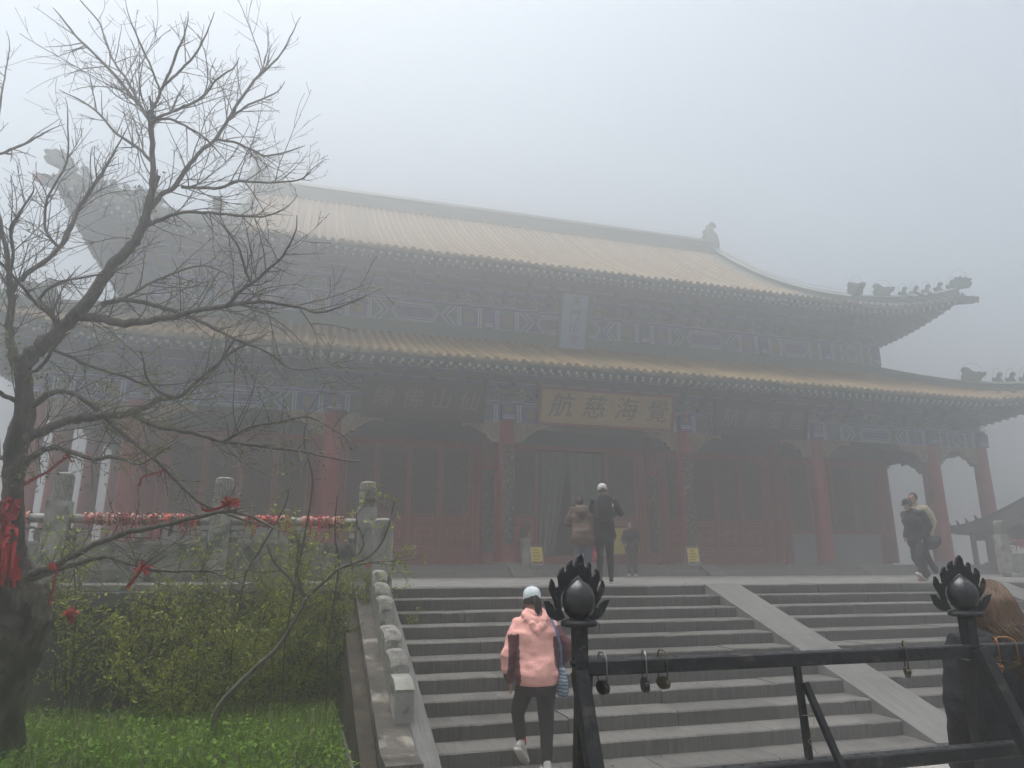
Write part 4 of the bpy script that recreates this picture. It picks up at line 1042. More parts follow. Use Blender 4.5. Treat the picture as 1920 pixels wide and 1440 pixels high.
# ------------------------------------------------------------------ shrubs
def shrub(label, x, y, hgt, spread, nst, nleaf, lm, lsize, lean=(0,0), group='leafy shrubs under the terrace wall', name='shrub', zb=-1.5):
    t = thing(name, label, 'shrub', (x,y,zb), group=group)
    st = MB(); V, F = [], []; anchors = []
    for i in range(nst):
        a = random.uniform(0,2*PI); rr = random.random()**.5*spread*.25
        p = Vector((math.cos(a)*rr,math.sin(a)*rr*.6,-.03)); d = Vector((math.cos(a)*spread*.55+lean[0]+random.gauss(0,.18),math.sin(a)*spread*.35+lean[1],1.0)).normalized()
        L = hgt*random.uniform(.65,1.1); n = 9; pts = [p.copy()]
        for k in range(n):
            d = (d+rvec()*.16).normalized(); pts.append(pts[-1]+d*L/n)
        st.tube(pts, [.012*(1-k/n)+.003 for k in range(n+1)], 5)
        for k in range(2,n+1):
            for _ in range(3):
                dd = ((pts[k]-pts[k-1]).normalized()*.5+rvec()*.9+Vector((0,0,.15))).normalized(); l2 = random.uniform(.12,.38)*hgt*.62; q = [pts[k]]; e = dd
                for m_ in range(4): e = (e+rvec()*.25).normalized(); q.append(q[-1]+e*l2/4)
                st.tube(q, [.0042,.0036,.003,.0025,.0018], 4)
                anchors += [(q[m_],e) for m_ in range(1,5)]
    cl = max(1,nleaf//len(anchors)+1)
    for q,e in anchors:
        for _ in range(random.randint(max(1,cl-1),cl+1)):
            bud_cluster(V,F,q+rvec()*.03,e,1,lsize,1.1)
    st.build('stems', M['stem'], t); o = link('leaves', arr_mesh('leaves',V,F), lm, t); o['kind'] = 'stuff'
    return t
SH = [
 ('broad green shrub in the middle of the thicket under the terrace wall', -.62,-.72,1.45,1.05,13,3000,'leaf',.056,(0,0)),
 ('dense green shrub nearest the foot of the stone stair cheek', .48,-.66,1.78,.66,14,3400,'leaf',.058,(.02,0)),
 ('bright green shrub in front of the thicket, right of the leaning sapling', .02,-.98,1.30,.80,11,2300,'leaf2',.054,(.05,0)),
 ('tall loose shrub whose tips rise against the balustrade beside its corner post', .42,-.42,2.35,.66,11,1900,'leaf2',.050,(.02,0)),
 ('tall thin shrub whose tips cross the balustrade panel right of the middle post', -.25,-.38,2.15,.70,10,1400,'leaf2',.050,(0,0)),
 ('bright yellow-green shrub left of the leaning sapling', -1.00,-1.12,1.05,.66,10,1500,'leaf2',.052,(0,0)),
 ('sparse shrub left of the thicket with bare stems before the dark wall', -1.75,-.55,1.50,.60,9,420,'leaf2',.062,(.05,0)),
 ('thin leafy shrub reaching up behind the trunk of the old tree', -2.35,-.50,2.15,.55,9,800,'leaf2',.058,(.1,0)),
 ('low dark shrub at the foot of the thicket beside the leaning sapling', -.35,-1.22,.70,.70,9,900,'leaf',.050,(0,0)),
 ('thin shrub with scattered leaves in front of the middle balustrade post', -1.10,-.40,1.85,.50,7,460,'leaf2',.052,(0,0)),
]
for lb,x,y,h_,s_,ns,nl,lm,ls,ln in SH: shrub(lb,x,y,h_,s_,ns+2,int(nl*1.9),M[lm],ls*1.10,ln)
# leaning sapling traced in front of the thicket
wS = ground_w(400,1390)
sap = thing('sapling', 'leaning bare-stemmed sapling forking in front of the green thicket', 'sapling', at(400,1390,wS)); S0 = sap.location.copy()
sb = MB(); sV, sF = [], []; stw = Twigs()
for P in ([(400,1392,14),(406,1335,12),(440,1290,9.5),(480,1252,9),(522,1212,8),(552,1165,7.5),(574,1122,7)],[(574,1122,7),(545,1085,5.5),(515,1055,4.5),(500,1020,3)],[(572,1118,6),(560,1085,5),(557,1055,4.5),(562,1005,3)],[(574,1122,7.5),(600,1098,6),(640,1064,5),(690,1045,4.4),(722,1005,3.6),(742,928,2.2)],[(640,1064,4),(700,1054,3.2),(760,1050,2.2)],[(650,1062,3),(682,1022,3),(668,970,2.4),(690,945,2)]):
    Q = smooth_path([(u,v,w_,wS-.02*i) for i,(u,v,w_) in enumerate(P)],4); pts = [at(u,v,d) for u,v,w_,d in Q]
    sb.tube(pts,[w_/2*d/FPX for u,v,w_,d in Q],7)
    if P[0][2] < 8:
        for _ in range(10):
            i = random.randrange(1,len(pts)-1); ax = (pts[i+1]-pts[i]).normalized(); grow(stw, pts[i], ax+rvec()*.9, random.uniform(.10,.34), .003, 1)
for p,d in stw.tips: bud_cluster(sV,sF,p,d,random.randint(3,6),.045)
for mbx, nm in ((sb,'stem'),(stw.mb,'twigs')):
    mbx.v = [(x-S0.x,y-S0.y,z-S0.z) for x,y,z in mbx.v]; oo = mbx.build(nm, M['bark'] if nm == 'stem' else M['stem'], sap, True)
    if nm == 'twigs': oo['kind'] = 'stuff'
o = link('leaves', arr_mesh('leaves',np.array(sV)-np.array(S0),sF), M['leaf2'], sap); o['kind'] = 'stuff'
# thin upright shoots before the balustrade
for (P,lb) in (([(556,1075,5),(575,985,4.5),(586,900,4),(570,830,3),(577,785,2)],'tall thin leafy shoot rising before the red column beside the stairs'),([(636,1060,4),(628,1000,3.5),(632,930,2.2)],'short thin shoot rising beside the corner post of the balustrade'),([(460,1075,4),(500,1010,3.5),(536,945,2.6),(540,918,2)],'thin shoot with pale leaf tips in front of the balustrade ribbons')):
    w1 = wS+1.15
    sh = thing('shoot', lb, 'shoot', at(P[0][0],P[0][1],w1)); B0 = sh.location.copy(); bb = MB(); Q = smooth_path([(u,v,w_,w1) for u,v,w_ in P],4); pts = [at(u,v,d) for u,v,w_,d in Q]
    # root the shoot in the soil
    base = pts[0]; pts = [Vector((base.x-.05,base.y,-1.52)),Vector((base.x-.08,base.y+.05,(base.z-1.5)/2))]+pts
    bb.tube(pts,[.007,.007]+[w_/2*d/FPX for u,v,w_,d in Q],5); V, F = [], []; tw = Twigs()
    for p,d in zip(pts[4:],[0]*99):
        if random.random() < .75: grow(tw,p,rvec()+Vector((0,0,.5)),random.uniform(.08,.26),.0026,0)
    for p,d in tw.tips: bud_cluster(V,F,p,d,4,.036)
    bb.add(tw.mb.v,tw.mb.f); bb.v = [(x-B0.x,y-B0.y,z-B0.z) for x,y,z in bb.v]; bb.build('stem',M['stem'],sh)
    o = link('leaves',arr_mesh('leaves',np.array(V)-np.array(B0),F),M['bud'],sh); o['kind'] = 'stuff'
# ------------------------------------------------------------------ soil bank, herbs and grass
sg = MB(); nx, ny = 60, 60
def bank_z(x,y): return -1.5+.05*mnoise.noise(Vector((x*.9,y*.9,3)))+.03*mnoise.noise(Vector((x*3,y*3,1)))
for j in range(ny+1):
    for i in range(nx+1):
        x = -12+12.7*i/nx; y = -9.5+9.55*j/ny; sg.v.append((x,y,bank_z(x,y)))
for j in range(ny):
    for i in range(nx): sg.f.append((j*(nx+1)+i,j*(nx+1)+i+1,(j+1)*(nx+1)+i+1,(j+1)*(nx+1)+i)); sg.mi.append(0)
tag(sg.build('soil_bank', M['soil'], None, True), kind='structure')
V, F = [], []
N = 15000
for _ in range(N):
    x = random.uniform(-3.6,.68); y = -.55-5.0*random.random()**1.0
    dn = mnoise.noise(Vector((x*1.7,y*1.7,5)))
    if dn < -.25 and random.random() < .7: continue
    z = bank_z(x,y)+random.uniform(.01,.16+.10*max(0,dn)); p = Vector((x,y,z)); a = random.uniform(0,2*PI); el = random.uniform(-.2,.75)
    d = Vector((math.cos(a)*math.cos(el),math.sin(a)*math.cos(el),math.sin(el))); s = d.cross(Vector((0,0,1))).normalized(); L = random.choice((random.uniform(.02,.045),random.uniform(.03,.06),random.uniform(.04,.085))); w_ = L*random.uniform(.20,.40); up = s.cross(d)
    b = len(V); V += [tuple(p),tuple(p+d*L*.45+s*w_+up*w_*.35),tuple(p+d*L),tuple(p+d*L*.45-s*w_+up*w_*.35)]; F += [(b,b+1,b+2),(b,b+2,b+3)]
o = link('herb_carpet', arr_mesh('herb_carpet',V,F), M['herb']); tag(o,'bright green herbs carpeting the ground below the thicket',kind='stuff')
def blades(n, xr, yr, Lr, m_, nm, lb, wd=.0035, lean=.5):
    V, F = [], []
    for _ in range(n):
        x = random.uniform(*xr); y = random.uniform(*yr)
        if mnoise.noise(Vector((x*1.3+9,y*1.3,2))) < -.12 and random.random() < .8: continue
        p = Vector((x,y,bank_z(x,y)-.01)); a = random.uniform(0,2*PI); h_ = Vector((math.cos(a),math.sin(a),0)); L = random.uniform(*Lr); s = Vector((-h_.y,h_.x,0))*wd*random.uniform(.6,1.3); le = random.uniform(.15,1)*lean
        pts = [p+h_*(le*L*t*t)+Vector((0,0,L*(t-.35*le*t*t))) for t in (0,.35,.7,1)]
        b = len(V)
        for k,q in enumerate(pts[:3]): V += [tuple(q-s*(1-k*.25)),tuple(q+s*(1-k*.25))]
        V.append(tuple(pts[3])); F += [(b,b+1,b+3),(b,b+3,b+2),(b+2,b+3,b+5),(b+2,b+5,b+4),(b+4,b+5,b+6)]
    o = link(nm, arr_mesh(nm,V,F), m_); tag(o,lb,kind='stuff')
blades(14000,(-3.6,.66),(-5.4,-.6),(.12,.36),M['grass'],'grass','green grass blades among the herbs at the lower left')
blades(700,(-3.2,.66),(-3.8,-.7),(.25,.62),M['straw'],'dry_grass','dry straw-coloured stalks among the green grass',.0026,.8)

# fallen leaves on the terrace edge and the steps
V, F = [], []
for _ in range(150):
    k = random.choice((0,0,0,0,1,2,3,5,7,9,10)); x = random.choice((random.uniform(1.5,5.0),random.uniform(1.5,9.0))); y = -k*TREAD+random.uniform(.06,TREAD-.03) if k else random.uniform(.1,2.2); z = -k*RISE+.006; p = Vector((x,y,z)); a = random.uniform(0,2*PI); d = Vector((math.cos(a),math.sin(a),random.uniform(0,.4))); s_ = Vector((-d.y,d.x,random.uniform(-.2,.2))); L = random.uniform(.02,.05)
    b = len(V); V += [tuple(p),tuple(p+d*L*.5+s_*L*.3+Vector((0,0,.004))),tuple(p+d*L),tuple(p+d*L*.5-s_*L*.3+Vector((0,0,.006)))]; F += [(b,b+1,b+2),(b,b+2,b+3)]
M['deadleaf'] = mat('dead_leaf', (.035,.024,.014), .8, var=.5, isl=True)
o = link('fallen_leaves', arr_mesh('fallen_leaves',V,F), M['deadleaf']); tag(o,'small dead leaves lying on the terrace edge and steps',kind='stuff')
# ================================================================== IRON LOCK RAILING
YF = -8.60
fence = thing('lock_railing', 'black iron railing with flame finials and padlocks in the foreground', 'railing', (0,YF,-1.5))
def fpart(mb, name, m_='ironblack', par=None, smooth=False):
    mb.v = [(x,y-YF,z+1.5) for x,y,z in mb.v]; return mb.build(name, M[m_], par or fence, smooth)
def chamf_rail(x0, x1, z, s=.0235):
    b = MB(); c = .005
    b.prism([(YF-s,z-s+c),(YF-s+c,z-s),(YF+s-c,z-s),(YF+s,z-s+c),(YF+s,z+s-c),(YF+s-c,z+s),(YF-s+c,z+s),(YF-s,z+s-c)], 'x', x0, x1); return b
r1 = fpart(chamf_rail(.995,4.2,-.022), 'top_rail'); r2 = fpart(chamf_rail(.72,4.2,-.372,.0245), 'bottom_rail')
M['holedark'] = mat('drilled_hole', (.004,.004,.004), .9, var=.1)
for rail, z, x0 in ((r1,-.022+.0240,1.06),(r2,-.372+.0250,1.02)):
    b = MB(); x = x0
    while x < 4.1:
        n = 10; b.add([(x+.0085*math.cos(2*PI*k/n), YF+.0085*math.sin(2*PI*k/n), z) for k in range(n)], [tuple(range(n))]); x += .066
    b.v = [(x_,y-YF,z_+1.5) for x_,y,z_ in b.v]; b.build('lock_holes', M['holedark'], rail)['kind'] = 'stuff'
FL_O = [(215,770),(150,750),(100,690),(65,560),(110,560),(150,600),(185,655),(200,640),(185,560),(150,500),(125,430),(148,330),(180,370),(190,420),(220,425),(245,400),(232,300),(265,230),(303,200),(300,250),(320,268),(345,240),(345,190),(375,145),(408,128),(405,170),(415,205),(435,205),(450,160),(480,90),(515,60),(545,110),(550,190),(570,212),(600,195),(618,150),(640,180),(635,260),(650,305),(680,300),(700,260),(705,225),(740,270),(745,330),(720,400),(700,450),(715,485),(745,450),(770,400),(788,352),(805,400),(790,480),(740,560),(690,610),(680,640),(700,655),(750,600),(800,565),(862,555),(835,610),(790,690),(740,745),(690,765),(640,770)]
FL_I = [(600,740),(655,640),(650,540),(620,440),(560,350),(485,280),(400,345),(320,410),(262,480),(250,560),(262,650),(300,740)]
FK = .000300
def finial(x, z, rz, sc=1.0):
    e = bpy.data.objects.new('flame_finial', None); COL.objects.link(e); e.parent = fence; e.location = (x,0,z+1.5); e.rotation_euler = (0,0,rz)
    b = MB()
    b.lathe([(.004,-.060),(.030,-.055),(.046,-.038),(.0545,-.012),(.0545,.012),(.048,.034),(.036,.050),(.020,.062),(.004,.074)],28); b.build('pearl', M['pearl'], e, True)
    b = MB(); b.lathe([(.050,-.082),(.060,-.078),(.061,-.068),(.055,-.062),(.040,-.058)],24); b.build('collar', M['ironblack'], e, True)
    pts = [((a-452)*FK*sc,(560-b_)*FK*sc) for a,b_ in FL_O+FL_I]
    b = MB(); b.prism(pts,'y',.010,.024); b.build('flame', M['ironblack'], e)
    return e
for x, rz, legs in ((.978,.10,[((.971,YF-.012,-.03),(1.02,YF-.46,-1.5)),((.998,YF+.02,-.03),(1.16,YF+.62,-1.5))]),(2.59,-.28,[((2.59,YF-.035,-.01),(2.90,YF-.40,-1.5)),((2.60,YF+.035,-.05),(2.96,YF+.34,-1.5))])):
    b = MB(); b.bar((x,YF,-.05),(x,YF,.110),.042,.042,up=(0,1,0)); fpart(b,'post')
    for e in (-1,1):
        b = MB(); b.tube([(x+e*.022,YF-.01,-.004),(x+e*.036,YF-.01,-.004)],.009,8); fpart(b,'bolt')
    for a,c in legs:
        b = MB(); b.bar(a,c,.046,.046,up=(1,0,0)); fpart(b,'leg')
    finial(x,.186,rz)
b = MB(); b.bar((1.80,YF+.004,-.047),(1.815,YF+.004,-.346),.020,.020,up=(0,1,0)); fpart(b,'strut')
b = MB(); b.bar((1.815,YF-.012,-.10),(1.93,YF-.16,-.62),.020,.020,up=(0,1,0)); fpart(b,'strut')
b = MB(); b.tube([(1.79,YF-.012,-.205),(1.845,YF-.03,-.205),(1.846,YF+.02,-.207)],.0012,4); b.tube([(1.83,YF-.02,-.21),(1.822,YF-.03,-.26),(1.80,YF-.02,-.285),(1.835,YF-.02,-.33)],.0012,4); fpart(b,'tie_wire','straw')
# padlocks
def padlock(label, x, drop, rz, body, shape, sh='steel', r=.020):
    t = thing('padlock', label, 'padlock', (x,YF,.004), 0, 'padlocks hanging from the railing')
    e = .0355 if shape == 'heart' else .029; zb = -.070-drop
    b = MB(); b.tube([(0,-e,zb),(0,-e,-.01),(0,-e*.9,.008),(0,-e*.5,.019),(0,e*.5,.019),(0,e*.9,.008),(0,e,-.01),(0,e,zb)],.0027,8); b.build('shackle', M[sh], t, True)
    b = MB(); n = 20
    if shape == 'heart': P = [(.9*math.sin(a)**3,(.75*math.cos(a)-.30*math.cos(2*a)-.1*math.cos(3*a))) for a in [2*PI*k/n for k in range(n)]]
    else: P = [(math.sin(a),math.cos(a)) for a in [2*PI*k/n for k in range(n)]]
    P = [(p[0]*r,p[1]*r) for p in P]
    V = []
    for y,k in ((-.009,.86),(-.006,1),(.006,1),(.009,.86)): V += [(px_*k,y,pz_*k) for px_,pz_ in P]
    F = [tuple(range(n)),tuple(range(3*n,4*n))[::-1]]+[(l*n+i,(l+1)*n+i,(l+1)*n+(i+1)%n,l*n+(i+1)%n) for l in range(3) for i in range(n)]
    b.add(V,F)
    if shape != 'heart': b.add([(.003*math.cos(a),-.0095,.003*math.sin(a)-.004) for a in [k*PI/4 for k in range(8)]],[tuple(range(8))[::-1]])
    o = b.build('lock_body', M[body], t); o.location = (0,0,zb-r*.55); o.rotation_euler = (0,0,PI/2)
    t.rotation_euler = (0,0,rz); o.scale = (1.25*e/r,1,1)
    return t
padlock('dark padlock on a long steel shackle nearest the left finial', 1.055,.006,.10,'ironblack','disc',r=.022)
padlock('round dark padlock, second from the left on the railing', 1.205,.004,-.22,'ironblack','disc',r=.024)
padlock('thin rusty padlock seen edge-on, third from the left on the railing', 1.272,.002,.05,'oldbrass','disc','oldbrass',r=.020)
padlock('tarnished heart-shaped padlock hanging left of the right finial', 2.275,.006,-.62,'oldbrass','heart','oldbrass',r=.022)
padlock('copper-coloured heart padlock hanging right of the right finial', 2.715,.008,-.66,'brass','heart','brass',r=.022)
padlock('dull brass padlock behind the copper one on the railing', 2.765,.0,.55,'oldbrass','heart','brass',r=.022)
# ================================================================== PEOPLE
M['skin'] = mat('skin', (.42,.25,.17), .55, var=.08, scale=8)
M['hairdark'] = mat('dark_hair', (.008,.006,.005), .55, col2=(.022,.016,.012), scale=3, stretch=(60,60,3), spec=.2)
M['hairbrown'] = mat('light_brown_hair', (.036,.020,.011), .45, col2=(.125,.070,.037), scale=2.4, stretch=(70,70,2.5), spec=.4, isl=True)
M['hairmid'] = mat('brown_hair', (.018,.011,.008), .5, col2=(.05,.03,.022), scale=3, stretch=(60,60,3))
def cloth(name, c, var=.12, rough=.75): return mat(name, c, rough, var=var, scale=5, bump=.25, bscale=60)
M['pink'] = cloth('salmon_pink_shell', (.80,.405,.35), .07, .6); M['maroon'] = cloth('maroon_shell', (.085,.022,.027)); M['blackcloth'] = cloth('black_cloth', (.012,.012,.014)); M['navycloth'] = cloth('blackish_navy_cloth', (.009,.010,.013))
M['capblue'] = cloth('pale_blue_cap', (.60,.66,.69), .06); M['capwhite'] = cloth('white_cap', (.62,.62,.60), .05); M['shoewhite'] = cloth('white_shoe', (.55,.53,.47), .1); M['sockred'] = cloth('red_sock', (.50,.015,.03))
M['jeans'] = cloth('blue_denim', (.045,.075,.14), .25); M['jeansgrey'] = cloth('grey_blue_denim', (.085,.11,.14), .2); M['brownjacket'] = cloth('brown_jacket', (.105,.064,.046), .2); M['beige'] = cloth('beige_jacket', (.42,.36,.26), .08); M['darkgrey'] = cloth('dark_grey_cloth', (.03,.031,.034)); M['pinkbag'] = cloth('pink_plastic_bag', (.62,.14,.20), .35, .35)
M['strapblue'] = cloth('blue_strap', (.075,.12,.22)); M['sole'] = cloth('dark_sole', (.03,.03,.035))
def bagmat():
    mt = mat('striped_blue_bag', (.05,.08,.12), .7, col2=(.10,.15,.20), scale=6); nt = mt.node_tree; N = nt.nodes; B = N['Principled BSDF']; tc = N.new('ShaderNodeTexCoord'); wv = N.new('ShaderNodeTexWave'); wv.bands_direction = 'Z'; wv.inputs['Scale'].default_value = 11; wv.inputs['Distortion'].default_value = 3.5
    nt.links.new(tc.outputs['Object'], wv.inputs['Vector']); r = N.new('ShaderNodeValToRGB'); r.color_ramp.elements[0].position = .45; r.color_ramp.elements[1].position = .6; r.color_ramp.elements[0].color = (.045,.075,.12,1); r.color_ramp.elements[1].color = (.22,.30,.36,1)
    nt.links.new(wv.outputs['Color'], r.inputs[0]); nt.links.new(r.outputs[0], B.inputs['Base Color']); return mt
M['bag'] = bagmat()
def fuse(mb, voxel, smooth_it=6, noise_amp=0, noise_sc=8, stretch=(1,1,1)):
    """weld overlapping tubes into one skin"""
    me = mb.mesh('tmp'); o = bpy.data.objects.new('tmp', me)
    r = o.modifiers.new('r','REMESH'); r.mode = 'VOXEL'; r.voxel_size = voxel; r.use_smooth_shade = True
    s = o.modifiers.new('s','SMOOTH'); s.iterations = smooth_it; s.factor = .5
    res = baked(o); bpy.data.meshes.remove(me)
    if noise_amp:
        nv = len(res.vertices); co = np.empty(nv*3, dtype=np.float32); no = np.empty(nv*3, dtype=np.float32)
        res.vertices.foreach_get('co', co); res.vertex_normals.foreach_get('vector', no); co = co.reshape(-1,3); no = no.reshape(-1,3)
        for i in range(nv):
            p = Vector((co[i,0]*stretch[0],co[i,1]*stretch[1],co[i,2]*stretch[2]))*noise_sc
            n = mnoise.noise(p)+.6*mnoise.noise(p*2.1+Vector((3,5,1)))
            rg = 1-abs(mnoise.noise(p*.8+Vector((9,2,4))))*2
            co[i] += no[i]*noise_amp*(n*.7+max(0,rg)*.6)
        res.vertices.foreach_set('co', co.ravel()); res.update()
    res.materials.clear()
    return res
def assign(me, fn):
    for p in me.polygons: p.material_index = fn(p.center)
def capsule(mb, pts, rad, n=12, ref=(1,0,0)):
    pts = [Vector(p) for p in pts]; R = [r if isinstance(r,(tuple,list)) else (r,r) for r in rad]
    d0 = (pts[0]-pts[1]).normalized(); d1 = (pts[-1]-pts[-2]).normalized(); m0 = min(R[0]); m1 = min(R[-1])
    P = [pts[0]+d0*m0*.95,pts[0]+d0*m0*.6]+pts+[pts[-1]+d1*m1*.6,pts[-1]+d1*m1*.95]
    Q = [(R[0][0]*.3,R[0][1]*.3),(R[0][0]*.8,R[0][1]*.8)]+R+[(R[-1][0]*.8,R[-1][1]*.8),(R[-1][0]*.3,R[-1][1]*.3)]
    mb.tube(P,Q,n,ref=ref)
def hand_mesh(mb, wr, d, side, curl=.5):
    """palm and five fingers leaving the wrist along d"""
    d = Vector(d).normalized(); x = Vector((0,1,0)); x = (x-d*x.dot(d)).normalized(); n = d.cross(x)*side
    c = Vector(wr); capsule(mb,[c,c+d*.05,c+d*.085],[(.026,.016),(.040,.017),(.036,.014)],10,ref=x)
    for i,(o,l) in enumerate(((-.028,.065),(-.010,.075),(.010,.07),(.027,.055))):
        p = c+d*.088+x*o; a = d; pts = [p]
        for k in range(3): a = (a+n*curl*.55).normalized(); pts.append(pts[-1]+a*l/3)
        capsule(mb,pts,[.0085,.008,.0075,.006],6,ref=x)
    p = c+d*.03-x*.034; capsule(mb,[p,p+(d*.6-x*.6+n*.2)*.035,p+(d*.9-x*.45+n*.5)*.06],[.011,.010,.007],6,ref=x)
def shoe_parts(t, an, yaw, pitch, m_up, m_sole, L=.26):
    """shoe with its ankle at an, toe towards +y before yaw"""
    b = MB(); capsule(b,[(0,-.06,-.045),(0,.0,-.045),(0,.09,-.062),(0,.16,-.072)],[(.034,.034),(.038,.042),(.042,.030),(.036,.022)],12); capsule(b,[(0,-.03,-.03),(0,-.02,.015)],[.036,.038],10)
    s = MB(); s.prism([(-.036,-.09),(.034,-.09),(.040,.0),(.047,.09),(.040,.165),(.015,.195),(-.02,.192),(-.042,.16),(-.047,.09),(-.040,.0)],'z',-.105,-.078)
    e = []
    for mb,nm,mm in ((b,'shoe',m_up),(s,'shoe_sole',m_sole)):
        me = fuse(mb,.008,3) if nm == 'shoe' else mb.mesh(nm); o = link(nm,me,mm,t if nm == 'shoe' else e[0],True)
        if nm == 'shoe': o.location = an; o.rotation_euler = (pitch,0,yaw)
        e.append(o)
    return e[0]
def head_mesh(mb, c, yaw=0, pitch=0, s=1.0):
    """head with nose, chin, brow and ears; faces +y before yaw"""
    b = MB(); b.ball((0,-.008,.015),(.076,.092,.105),16,12); b.ball((0,.030,-.050),(.055,.055,.060),12,8); b.ball((0,.060,-.082),(.026,.024,.024),8,6)
    b.tube([(0,.088,.022),(0,.104,-.010),(0,.108,-.024),(0,.086,-.034)],[.008,.013,.015,.010],8); b.ball((0,.080,-.056),(.026,.012,.012),8,6)
    for e in (-1,1): b.ball((e*.077,-.010,-.005),(.012,.022,.034),8,6); b.ball((e*.030,.076,.020),(.018,.010,.010),8,6)
    m_ = Matrix.Translation(Vector(c)) @ Matrix.Rotation(yaw,4,'Z') @ Matrix.Rotation(pitch,4,'X') @ Matrix.Scale(s,4)
    V = [m_ @ Vector(v) for v in b.v]; mb.add(V,b.f)
def eyes(t, c, yaw, par):
    R_ = Matrix.Rotation(yaw,4,'Z'); b = MB()
    for e in (-1,1):
        p = Vector(c)+(R_ @ Vector((e*.030,.083,.012))); b.ball(p,.008,8,6)
    b.build('eyes', M['hairdark'], par)
def body_mesh(J, s=1.0, headyaw=0, headpitch=0, hands=True, voxel=.014):
    b = MB()
    capsule(b,[J['pelvis'],J['waist'],J['chest'],J['neck0']],[(.15*s,.11*s),(.13*s,.10*s),(.155*s,.11*s),(.075*s,.065*s)],14)
    capsule(b,[J['neck0'],J['head']],[.052*s,.05*s],10); head_mesh(b,J['head'],headyaw,headpitch,s)
    for e in 'LR':
        capsule(b,[J['chest']+Vector((0,0,.06)),J[e+'sh'],J[e+'el'],J[e+'wr']],[.055*s,.052*s,.040*s,.027*s],10,ref=(0,1,0))
        capsule(b,[J[e+'hip'],J[e+'kn'],J[e+'an']],[.085*s,.058*s,.038*s],10)
        f = J[e+'toe']-J[e+'an']; capsule(b,[J[e+'an']-Vector((0,0,.03)),J[e+'an']+f*.55-Vector((0,0,.05)),J[e+'toe']],[.034,.03,.024],8)
        if hands: hand_mesh(b,J[e+'wr'],J[e+'wr']-J[e+'el'],-1 if e == 'L' else 1,.5)
    return fuse(b,voxel,4)
def joints(**k): return {a: Vector(v) for a,v in k.items()}
def trousers(J, wd=1.0, s=1.0, hem=.05, top=.10, flare=None, amp=.006, voxel=.013):
    b = MB(); pl_ = J['pelvis']
    capsule(b,[pl_+Vector((0,0,top)),pl_,pl_-Vector((0,0,.06))],[(.165*s,.125*s),(.175*s,.135*s),(.16*s,.12*s)],14)
    for e in 'LR':
        h_,k,a = J[e+'hip'],J[e+'kn'],J[e+'an']; q = k+(a-k)*(1-hem/((a-k).length))
        capsule(b,[h_,h_+(k-h_)*.5,k,k+(q-k)*.5,q],[.098*s*wd,.088*s*wd,.070*s*wd,.062*s*wd,(flare or .052)*s*wd],12)
    return fuse(b,voxel,4,amp,9,(1,1,.6))
def jacket(J, s=1.0, w_=1.0, hem=-.10, hemw=.185, sleeve=1.0, amp=.010, voxel=.013, bulk=1.0, cut=None):
    b = MB(); pl_ = J['pelvis']
    capsule(b,[pl_+Vector((0,0,hem)),pl_+Vector((0,0,.03)),J['waist'],J['chest'],J['chest']+Vector((0,0,.12)),J['neck0']],[(hemw*w_,.145*bulk),(.185*w_,.145*bulk),(.175*w_,.135*bulk),(.20*w_,.145*bulk),(.145*w_,.112*bulk),(.080,.072)],18)
    for e in 'LR':
        el,wr = J[e+'el'],J[e+'wr']; c = J['neck0']-Vector((0,0,.075)); q = el+(wr-el)*sleeve
        capsule(b,[c+(J[e+'sh']-c)*.4,J[e+'sh'],J[e+'sh']+(el-J[e+'sh'])*.5,el,el+(q-el)*.6,q],[.060*bulk,.066*bulk,.068*bulk,.063*bulk,.054*bulk,.046*bulk],12,ref=(0,1,0))
    me = fuse(b,voxel,4,amp,6.5,(1,1,1.6))
    if cut is not None:
        nv = len(me.vertices); co = np.empty(nv*3, dtype=np.float32); me.vertices.foreach_get('co', co); co = co.reshape(-1,3)
        ax = min(J['Lsh'].x,J['Rsh'].x)-.06; k = (co[:,2] < cut) & (np.abs(co[:,0]) < .24*w_); co[k,2] = cut+(co[k,2]-cut)*.04; me.vertices.foreach_set('co', co.ravel()); me.update()
    return me
def cap_part(t, c, yaw, m_, visor=True, gap=False, pitch=0, s=1.0, band=False):
    b = MB(); prof = [(.090,-.010),(.093,.02),(.090,.055),(.074,.088),(.045,.108),(.008,.115)]; n = 22; V = []
    for r,z in prof:
        for k in range(n): a = 2*PI*k/n; V.append((math.cos(a)*r*.93,math.sin(a)*r*1.08-.008,z))
    F = []
    for i in range(len(prof)-1):
        for k in range(n):
            a = 2*PI*(k+.5)/n
            if gap and i == 0 and abs(a-1.5*PI) < .36: continue
            F.append((i*n+k,i*n+(k+1)%n,(i+1)*n+(k+1)%n,(i+1)*n+k))
    F.append(tuple((len(prof)-1)*n+k for k in range(n))); b.add(V,F)
    b.ball((0,-.008,.116),.008,6,4)
    if visor:
        vs_ = [(.085*math.cos(a)*.93,.092*math.sin(a)-.008) for a in [PI*k/10 for k in range(11)]]; ou = [(.080*math.cos(a),.080+.095*math.sin(a)) for a in [PI*k/10 for k in range(11)]]
        b.add([(x,y,-.006) for x,y in vs_]+[(x,y,-.016) for x,y in ou]+[(x,y,.0) for x,y in vs_]+[(x,y,-.011) for x,y in ou],[(i,i+1,12+i,11+i) for i in range(10)]+[(22+i,33+i,34+i,23+i) for i in range(10)]+[(11+i,12+i,34+i,33+i) for i in range(10)])
    o = b.build('cap', m_, t, True); o.location = Vector(c)+Vector((0,0,.028)); o.rotation_euler = (pitch,0,yaw); o.scale = (s,s,s); return o
